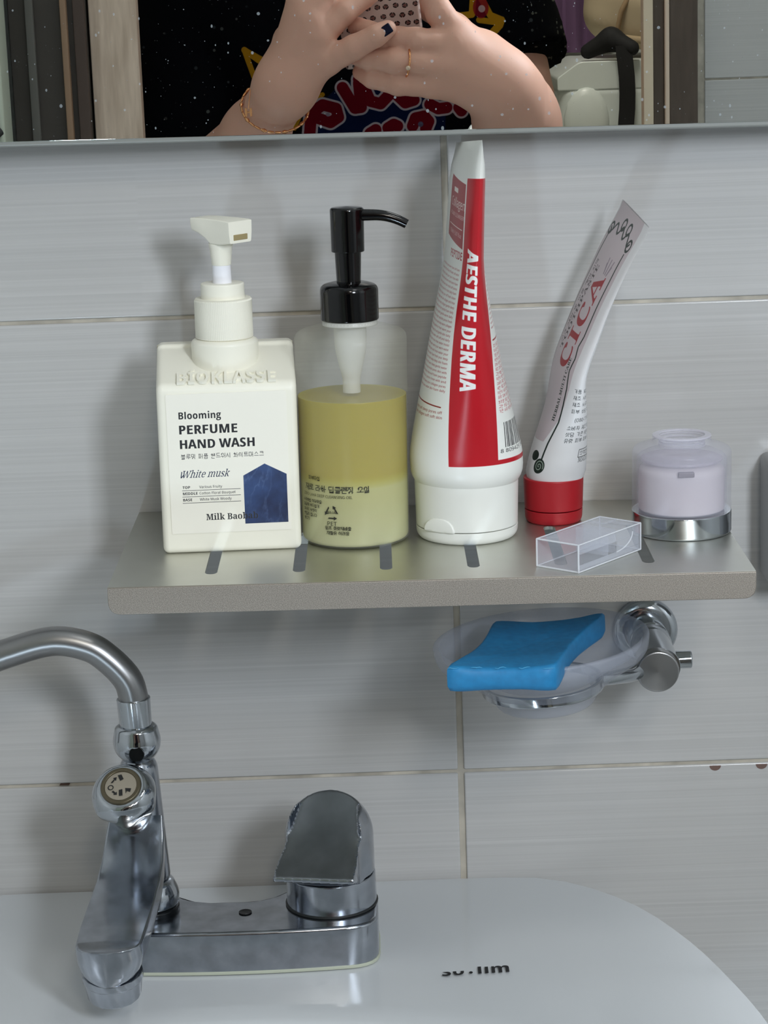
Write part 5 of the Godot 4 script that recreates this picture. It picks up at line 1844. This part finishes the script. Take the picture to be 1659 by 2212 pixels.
func person() -> void:
	var t := thing("person", "person in a dark spattered T-shirt holding a phone in both hands, seen in the mirror", "person", V(-0.025, 0.0, 1.43))
	var o := t.position
	var skin := mat(Color(0.86, 0.66, 0.575), 0.58)
	skin.subsurf_scatter_enabled = true
	skin.subsurf_scatter_strength = 0.12
	var g := G.new()
	# hands
	var rh := []
	var wr := V(0.1195, 1.1959, 1.0780)
	var el := V(0.1700, 1.0700, 1.3200)
	var rmcp := [V(0.0785, 1.2446, 1.0620), V(0.0739, 1.2357, 1.0550), V(0.0672, 1.2184, 1.0520), V(0.0546, 1.2025, 1.0560)]
	for i in 4:
		rh.append([wr, rmcp[i], [0.0200, 0.0205, 0.0205, 0.0190][i], [0.0150, 0.0150, 0.0145, 0.0128][i], 0.012])
	rh.append([wr + V(0.004, 0.002, 0.004), V(0.1019, 1.2289, 1.0830), 0.019, 0.0165, 0.012])
	rh.append([V(0.1019, 1.2289, 1.0830), V(0.0785, 1.2446, 1.0660), 0.0150, 0.0120, 0.010])
	chain(rh, [V(0.1170, 1.1985, 1.0800), V(0.1315, 1.1740, 1.1120), V(0.1370, 1.1560, 1.1400), el], [0.0275, 0.0305, 0.0330, 0.0370], 0.03)
	chain(rh, [V(0.1019, 1.2289, 1.0850), V(0.0803, 1.2496, 1.1050), V(0.0580, 1.2666, 1.1130), V(0.0417, 1.2835, 1.1130)], [0.0159, 0.0117, 0.0105, 0.0084], 0.006)
	chain(rh, [V(0.0785, 1.2446, 1.0620), V(0.0646, 1.2632, 1.0580), V(0.0551, 1.2874, 1.0640), V(0.0470, 1.3056, 1.0760)], [0.0134, 0.0121, 0.0109, 0.0092], 0.004)
	chain(rh, [V(0.0739, 1.2357, 1.0550), V(0.0432, 1.2410, 1.0480), V(0.0129, 1.2458, 1.0560), V(-0.0086, 1.2542, 1.0700)], [0.0138, 0.0113, 0.0102, 0.0088], 0.003)
	chain(rh, [V(0.0672, 1.2184, 1.0520), V(0.0235, 1.2238, 1.0440), V(-0.0001, 1.2274, 1.0540), V(-0.0144, 1.2299, 1.0660)], [0.0134, 0.0110, 0.0098, 0.0079], 0.003)
	chain(rh, [V(0.0546, 1.2025, 1.0560), V(0.0257, 1.2037, 1.0500), V(0.0034, 1.2090, 1.0580), V(-0.0075, 1.2142, 1.0680)], [0.0123, 0.0102, 0.0090, 0.0071], 0.003)
	g.bones(rh, 0.0023)
	var lh := []
	var wl := V(-0.0742, 1.2049, 1.0720)
	var ell_ := V(-0.2050, 1.0700, 1.3100)
	var lm := [V(-0.0554, 1.2772, 1.0580), V(-0.0505, 1.2625, 1.0500), V(-0.0430, 1.2470, 1.0510), V(-0.0357, 1.2259, 1.0520)]
	for i in 4:
		lh.append([wl, lm[i], [0.0195, 0.0205, 0.0205, 0.0190][i], [0.0150, 0.0150, 0.0142, 0.0130][i], 0.012])
	lh.append([wl, V(-0.0680, 1.2429, 1.0830), 0.019, 0.0160, 0.012])
	chain(lh, [wl, V(-0.1060, 1.1600, 1.1400), ell_], [0.0240, 0.0275, 0.0360], 0.02)
	chain(lh, [V(-0.0680, 1.2429, 1.0850), V(-0.0509, 1.2663, 1.1080), V(-0.0275, 1.2777, 1.1140), V(-0.0084, 1.2852, 1.1140)], [0.0151, 0.0113, 0.0100, 0.0084], 0.006)
	chain(lh, [V(-0.0554, 1.2772, 1.0580), V(-0.0480, 1.3040, 1.0600), V(-0.0405, 1.3260, 1.0660), V(-0.0345, 1.3390, 1.0740)], [0.0134, 0.0117, 0.0105, 0.0090], 0.004)
	chain(lh, [V(-0.0505, 1.2625, 1.0500), V(-0.0375, 1.2850, 1.0530), V(-0.0310, 1.3030, 1.0620), V(-0.0270, 1.3140, 1.0730)], [0.0138, 0.0117, 0.0105, 0.0090], 0.003)
	chain(lh, [V(-0.0430, 1.2470, 1.0510), V(-0.0205, 1.2675, 1.0560), V(-0.0020, 1.2800, 1.0690), V(0.0085, 1.2855, 1.0790)], [0.0134, 0.0115, 0.0103, 0.0088], 0.003)
	chain(lh, [V(-0.0357, 1.2259, 1.0520), V(-0.0119, 1.2370, 1.0420), V(0.0075, 1.2464, 1.0380), V(0.0182, 1.2520, 1.0405)], [0.0128, 0.0111, 0.0098, 0.0079], 0.003)
	g.bones(lh, 0.0023)
	# trunk, arms, legs, neck
	var cx := -0.025
	var bd := []
	var body := [
		[V(cx - 0.11, 1.315, 1.44), V(cx + 0.11, 1.315, 1.44), 0.045, 0.045], [V(cx - 0.075, 1.22, 1.43), V(cx + 0.075, 1.22, 1.43), 0.095, 0.095],
		[V(cx - 0.065, 1.05, 1.44), V(cx + 0.065, 1.05, 1.44), 0.085, 0.085], [V(cx - 0.08, 0.88, 1.45), V(cx + 0.08, 0.88, 1.45), 0.105, 0.105],
		[V(cx, 1.35, 1.45), V(cx, 1.44, 1.44), 0.052, 0.048], [V(cx - 0.160, 1.300, 1.44), ell_, 0.047, 0.036], [V(cx + 0.150, 1.300, 1.44), el, 0.045, 0.036],
		[V(cx - 0.09, 0.86, 1.45), V(cx - 0.095, 0.47, 1.44), 0.092, 0.058], [V(cx - 0.095, 0.47, 1.44), V(cx - 0.10, 0.07, 1.47), 0.058, 0.034],
		[V(cx + 0.09, 0.86, 1.45), V(cx + 0.095, 0.47, 1.44), 0.092, 0.058], [V(cx + 0.095, 0.47, 1.44), V(cx + 0.10, 0.07, 1.47), 0.058, 0.034],
		[V(cx - 0.10, 0.040, 1.48), V(cx - 0.115, 0.028, 1.34), 0.034, 0.026], [V(cx + 0.10, 0.040, 1.48), V(cx + 0.115, 0.028, 1.34), 0.034, 0.026]]
	for b in body:
		bd.append(b + [0.05])
	g.bones(bd, 0.011, 0.03)
	# head with a face turned down to the phone
	var hb := Transform3D(Basis(Vector3.RIGHT, -0.32), V(cx, 1.525, 1.425))
	var face := func(p: Vector3) -> float:
		var d := ell(p, V(0, 0.03, 0.012), V(0.073, 0.085, 0.088))
		d = smin(d, ell(p, V(0, -0.045, -0.022), V(0.056, 0.068, 0.066)), 0.04)
		d = smin(d, cap(p, V(0, 0.010, -0.084), V(0, -0.022, -0.100), 0.007, 0.011), 0.012)
		d = smin(d, ell(p, V(0, -0.056, -0.078), V(0.021, 0.008, 0.012)), 0.008)
		d = smin(d, ell(p, V(0, -0.095, -0.062), V(0.022, 0.018, 0.02)), 0.02)
		for s in [-1.0, 1.0]:
			d = smin(d, ell(p, V(s * 0.074, -0.005, 0.012), V(0.010, 0.028, 0.018)), 0.006)
			d = maxf(d, -ell(p, V(s * 0.031, 0.012, -0.092), V(0.017, 0.010, 0.018)))
		return smin(d, cap(p, V(0, -0.06, 0.015), V(0, -0.14, 0.04), 0.05, 0.05), 0.03)
	var hg := G.new().sdf(face, V(-0.10, -0.16, -0.13), V(0.10, 0.13, 0.12), 0.005)
	g.join(hg, hb)
	var sk := G.new().join(g, Transform3D(Basis(), -o))
	part("body", sk.mesh(180), skin, t)
	for s in [-1.0, 1.0]:
		var ball := SphereMesh.new()
		ball.radius = 0.0125
		ball.height = 0.025
		ball.radial_segments = 24
		ball.rings = 12
		var eye := part("eye", ball, mat(Color(0.86, 0.84, 0.82), 0.25), t, Transform3D(hb.basis, hb * V(s * 0.031, 0.010, -0.066) - o))
		part("iris", G.new().lathe(prof([V(0.0001, 0, 0), V(0.0055, 0, 0), V(0.0050, 0.0012, 0.0003), V(0.0001, 0.0018, 0)]), 20).mesh(50), mat(Color(0.10, 0.07, 0.05), 0.2), eye, Transform3D(Basis(Vector3.RIGHT, -PI / 2 - 0.35), V(0, -0.0036, -0.0112)))
		part("eyebrow", G.new().tube(PackedVector3Array([V(s * 0.016, 0.028, -0.0855), V(s * 0.032, 0.0325, -0.0800), V(s * 0.048, 0.029, -0.066)]), [0.0022, 0.0026, 0.0012], 8).mesh(60), mat(Color(0.14, 0.10, 0.08), 0.7), t, Transform3D(hb.basis, hb.origin - o))
	part("lips", G.new().sdf(func(p: Vector3) -> float: return ell(p, Vector3.ZERO, V(0.020, 0.0062, 0.0075)), V(-0.022, -0.008, -0.009), V(0.022, 0.008, 0.009), 0.0018).mesh(60), mat(Color(0.70, 0.40, 0.38), 0.4), t, Transform3D(hb.basis, hb * V(0, -0.056, -0.0835) - o))
	var hair := func(p: Vector3) -> float:
		var d := ell(p, V(0, 0.036, 0.018), V(0.085, 0.094, 0.098))
		d = smin(d, cap(p, V(0, 0.0, 0.055), V(0, -0.20, 0.080), 0.068, 0.050), 0.03)
		for s in [-1.0, 1.0]:      # locks in front of the shoulders
			d = smin(d, cap(p, V(s * 0.068, 0.02, 0.0), V(s * 0.085, -0.19, 0.015), 0.022, 0.020), 0.02)
		d += 0.0016 * sin(p.x * 420.0 + p.y * 60.0)
		return maxf(d, -ell(p, V(0, -0.018, -0.088), V(0.062, 0.083, 0.074)))
	part("hair", G.new().sdf(hair, V(-0.115, -0.27, -0.10), V(0.115, 0.14, 0.15), 0.005).mesh(60), mat(Color(0.13, 0.09, 0.07), 0.5), t, Transform3D(hb.basis, hb.origin - o))
	# nails
	var nail := G.new().rbox(V(0.0088, 0.0112, 0.0026), 0.0012).mesh(40)
	var nm := mat(Color(0.05, 0.06, 0.16), 0.5)
	nm.metallic_specular = 0.25
	part("painted_nail", nail, nm, t, Transform3D(Basis(Vector3.BACK, -1.02) * Basis(Vector3.RIGHT, 0.15), V(0.0163, 0.2510 + 1.0, 1.0322) - o))
	# ring on the right hand's ring finger
	var rd := (V(0.0235, 1.2238, 1.0440) - V(0.0672, 1.2184, 1.0520)).normalized()
	var rx := rd.cross(V(0, 0, 1)).normalized()
	var rg := G.new()
	var loop := PackedVector3Array()
	for k in 41:
		var a := TAU * k / 40
		loop.append((rx * cos(a) + rd.cross(rx) * sin(a)) * 0.01265)
	rg.tube(loop, [0.0009], 10)
	var rp := V(0.0340, 1.2225, 1.0459)
	var ring := part("finger_ring", rg.mesh(60), M.gold, t, Transform3D(Basis(), rp - o))
	part("ring_stone", G.new().lathe(prof([V(0.0001, 0, 0), V(0.0021, 0, 0.0004), V(0.0021, 0.0016, 0.0006), V(0.0001, 0.0024, 0)]), 14).mesh(30), mat(Color(0.9, 0.8, 0.7), 0.05, 0.4), ring, Transform3D(Basis(Vector3.RIGHT, -PI / 2), V(0.0008, -0.0045, -0.0128)))
	# bracelet with a small letter charm
	var br := G.new()
	var wc := V(-0.0860, 1.1870, 1.0980)
	var wd := (V(-0.1060, 1.1600, 1.1400) - wl).normalized()
	var bx := wd.cross(V(0.3, 0, 1)).normalized()
	var by := wd.cross(bx).normalized()
	var links := []
	for k in 30:
		var a := TAU * k / 30
		var rr := 0.0293
		var q := wc + (bx * cos(a) + by * sin(a)) * rr + wd * (0.010 * cos(a - 0.3)) + V(0, -0.002, 0)
		links.append(q)
	for k in 30:
		var p0: Vector3 = links[k]
		var p1: Vector3 = links[(k + 1) % 30]
		br.tube(PackedVector3Array([p0.lerp(p1, 0.06), p0.lerp(p1, 0.5), p0.lerp(p1, 0.94)]), [0.0010, 0.0019 if k % 3 == 0 else 0.0012, 0.0010], 8)
	var bracelet := part("bracelet", G.new().join(br, Transform3D(Basis(), -o)).mesh(60), M.gold, t)
	var hm := G.new()
	hm.rbox(V(0.0020, 0.0076, 0.0012), 0.0003, at(-0.0022, 0, 0), 1)
	hm.rbox(V(0.0020, 0.0076, 0.0012), 0.0003, at(0.0022, 0, 0), 1)
	hm.rbox(V(0.0036, 0.0018, 0.0012), 0.0003, Transform3D(), 1)
	var chp := V(-0.1082, 1.1831, 1.0600) - o
	hm.tube(PackedVector3Array([V(0, 0.0031, 0), V(0.0026, 0.020, 0.004)]), [0.0004], 6)
	part("letter_charm", hm.mesh(40), M.gold, bracelet, Transform3D(Basis(), chp))
	shirt(t, o, cx, el, ell_)
	# trousers
	var tr := []
	for b in [[V(cx - 0.08, 0.90, 1.45), V(cx + 0.08, 0.90, 1.45), 0.118, 0.118], [V(cx - 0.09, 0.86, 1.45), V(cx - 0.095, 0.47, 1.44), 0.105, 0.080], [V(cx - 0.095, 0.47, 1.44), V(cx - 0.10, 0.14, 1.46), 0.080, 0.066], [V(cx + 0.09, 0.86, 1.45), V(cx + 0.095, 0.47, 1.44), 0.105, 0.080], [V(cx + 0.095, 0.47, 1.44), V(cx + 0.10, 0.14, 1.46), 0.080, 0.066]]:
		tr.append(b + [0.03])
	part("trousers", G.new().join(G.new().bones(tr, 0.012, 0.03), Transform3D(Basis(), -o)).mesh(180), mat(Color(0.13, 0.14, 0.17), 0.9), t)

func shirt(t: Node3D, o: Vector3, cx: float, el: Vector3, ell_: Vector3) -> void:
	var nz := FastNoiseLite.new()
	nz.seed = 14
	nz.frequency = 9.0
	var sr := V(cx + 0.152, 1.303, 1.435)
	var sl := V(cx - 0.162, 1.303, 1.435)
	var er := V(0.157, 1.200, 1.383)
	var els := sl.lerp(ell_, 0.84)
	var f := func(p: Vector3) -> float:
		var d := cap(p, V(cx - 0.105, 1.318, 1.44), V(cx + 0.105, 1.318, 1.44), 0.060, 0.060)
		d = smin(d, cap(p, V(cx - 0.04, 1.352, 1.44), V(cx + 0.04, 1.352, 1.44), 0.050, 0.050), 0.05)
		d = smin(d, cap(p, V(cx - 0.085, 1.22, 1.43), V(cx + 0.082, 1.22, 1.43), 0.110, 0.106), 0.05)
		d = smin(d, cap(p, V(cx - 0.095, 1.05, 1.44), V(cx + 0.078, 1.05, 1.44), 0.112, 0.104), 0.06)
		d = smin(d, cap(p, V(cx - 0.090, 0.88, 1.45), V(cx + 0.080, 0.88, 1.45), 0.122, 0.118), 0.06)
		# sleeves end in flat hems
		var a := maxf(cap(p, sr, er + (er - sr) * 0.3, 0.052, 0.057), (p - er).dot((er - sr).normalized()))
		var b := maxf(cap(p, sl, els + (els - sl) * 0.3, 0.060, 0.058), (p - els).dot((els - sl).normalized()))
		d = smin(d, a, 0.012)
		d = smin(d, b, 0.012)
		d = maxf(d, 0.845 - p.y)
		d = maxf(d, -(Vector2((p.x - cx) * 0.9, p.z - 1.43).length() - 0.062 + maxf(0.0, 1.36 - p.y) * 4.0))
		return d + nz.get_noise_3dv(p * V(1, 0.45, 1)) * 0.008
	var g := G.new().sdf(f, V(-0.31, 0.82, 1.26), V(0.28, 1.42, 1.60), 0.0085)
	# planar print: front of the shirt
	for i in g.v.size():
		var p := g.v[i]
		g.uv[i] = Vector2((p.x + 0.26) / 0.52, (1.42 - p.y) / 0.40)
		g.v[i] = p - o
	var cv := Canvas.new(1300, 1000, Color(0.028, 0.032, 0.048))
	var m := 2500.0
	var pt := func(x: float, y: float) -> Vector2: return Vector2((x + 0.26) * m, (1.42 - y) * m)
	# photograph-plane measures of the print, in metres on the chest
	var q := func(px: float, py: float) -> Vector2:
		var x := (px - 789.0) / 2085.0 + (py + 60.0) * -0.0000165
		var y := 1.2745 - (py + (px - 829.0) * 0.0335) / 2085.0 * 0.953
		return pt.call(x, y)
	var rng := RandomNumberGenerator.new()
	rng.seed = 99
	for k in 900:
		var c := Color(0.30, 0.34, 0.36).lerp(Color(0.62, 0.62, 0.55), rng.randf())
		c.a = rng.randf_range(0.15, 0.65)
		cv.disc(Vector2(rng.randf() * 1300, rng.randf() * 1000), 0.8 + 4.2 * pow(rng.randf(), 4.0), c)
	for k in 120:
		var x := 1060.0 + rng.randf() * 190
		var y := rng.randf() * 560
		cv.disc(Vector2(x, y), 1.5 + 3.0 * pow(rng.randf(), 2.0), Color(0.70, 0.70, 0.60, 0.45), 2 + 7 * pow(rng.randf(), 2.0))
	# navy oval
	var oval := PackedVector2Array()
	for p in [[655, 300], [690, 230], [740, 180], [800, 168], [860, 172], [920, 200], [960, 240], [960, 330], [900, 420], [780, 440], [690, 400]]:
		oval.append(q.call(p[0], p[1]))
	cv.fill([oval], Color(0.035, 0.075, 0.19))
	# yellow outlined stars
	var gold := Color(0.60, 0.43, 0.08)
	var star := func(list: Array, w: float) -> void:
		var l := PackedVector2Array()
		for p in list:
			l.append(q.call(p[0], p[1]))
		cv.line(l, w, gold, true)
	star.call([[975, 38], [1013, 34], [1018, -30], [1052, 36], [1076, 46], [1072, 58], [1042, 92], [1060, 150], [1000, 118]], 17)
	star.call([[1028, 46], [1070, 52], [1070, 56], [1036, 94]], 15)
	cv.disc(q.call(1032, 20), 20, Color(0.45, 0.06, 0.12, 0.8), 26)
	cv.disc(q.call(1034, 22), 9, Color(0.70, 0.68, 0.66, 0.7))
	star.call([[560, 172], [538, 108], [596, 140], [640, 110]], 14)
	star.call([[538, 108], [566, 128], [584, 140]], 16)
	star.call([[640, 280], [660, 230], [700, 205]], 12)
	# bubble lettering in red with a pale edge
	var words := [[[672, 292], [676, 246], [700, 228], [728, 236], [733, 256], [716, 268], [690, 258]], [[742, 190], [768, 236], [781, 234], [776, 180]], [[782, 178], [800, 220], [822, 226], [840, 206], [838, 190]], [[858, 208], [874, 224], [892, 218]], [[926, 228], [944, 238], [962, 236]], [[988, 236], [994, 244]], [[800, 292], [812, 284]], [[838, 280], [850, 272], [858, 276]], [[890, 276], [896, 258], [914, 254], [924, 266], [918, 282]], [[776, 172], [783, 196]]]
	for pass_ in 2:
		for wd in words:
			var l := PackedVector2Array()
			for p in wd:
				l.append(q.call(p[0], p[1]))
			cv.line(l, 40.0 if pass_ == 0 else 29.0, Color(0.60, 0.56, 0.57) if pass_ == 0 else Color(0.36, 0.03, 0.085), true)
	cv.disc(q.call(711, 250), 5, Color(0.5, 0.45, 0.5))
	cv.disc(q.call(907, 272), 7, Color(0.30, 0.28, 0.36))
	var sm := mat(Color(1, 1, 1), 0.95)
	sm.metallic_specular = 0.15
	sm.albedo_texture = cv.tex()
	part("t_shirt", g.mesh(180), sm, t)

func phone() -> void:
	var p := deg_to_rad(13.3)
	var fwd := V(0, -sin(p), -cos(p))
	var up := V(0, cos(p), -sin(p))
	# local +z looks back at the mirror
	var b := Basis(V(-1, 0, 0), up, fwd) * Basis(Vector3.BACK, -0.10)
	var c := V(0.010, 1.2790, 1.0915)
	var t := thing("phone", "phone in a leopard-spotted pale case, held up in both hands", "phone", c)
	t.basis = b
	var cv := Canvas.new(512, 860, Color(0.80, 0.72, 0.69))
	var rng := RandomNumberGenerator.new()
	rng.seed = 31
	for j in 15:
		for i in 9:
			var q := Vector2(28 + i * 60 + (j % 2) * 30 + rng.randf_range(-6, 6), 28 + j * 58 + rng.randf_range(-6, 6))
			cv.disc(q, 11, Color(0.45, 0.30, 0.28), 10)
			var a := rng.randf() * TAU
			for k in 3:
				var arc := PackedVector2Array()
				for s in 5:
					var an := a + k * 2.1 + s * 0.36
					arc.append(q + Vector2(cos(an) * 15, sin(an) * 13))
				cv.line(arc, 7, Color(0.10, 0.07, 0.08), true)
	var cm := mat(Color(1, 1, 1), 0.25)
	cm.albedo_texture = cv.tex()
	part("phone_case", G.new().rbox(V(0.0740, 0.1240, 0.0085), 0.0038, Transform3D(), 4).mesh(40), cm, t)
	var scr := mat(Color(0.02, 0.02, 0.02), 0.05)
	scr.emission_enabled = true
	scr.emission = Color(0.5, 0.5, 0.5)
	scr.emission_energy_multiplier = 0.3
	part("phone_screen", G.new().rbox(V(0.066, 0.116, 0.0006), 0.0002, Transform3D(), 1).mesh(40), scr, t, at(0, 0, -0.0043))
	# camera lens just behind the viewpoint
	var lens := t.transform.affine_inverse() * V(0, 1.30, 1.08)
	part("lens_ring", G.new().lathe(prof([V(0.0001, 0, 0), V(0.007, 0, 0), V(0.0068, 0.0012, 0.0003), V(0.0001, 0.0010, 0)]), 28).mesh(40), M.black, t, Transform3D(Basis(Vector3.RIGHT, PI / 2), V(lens.x, lens.y, 0.0041)))
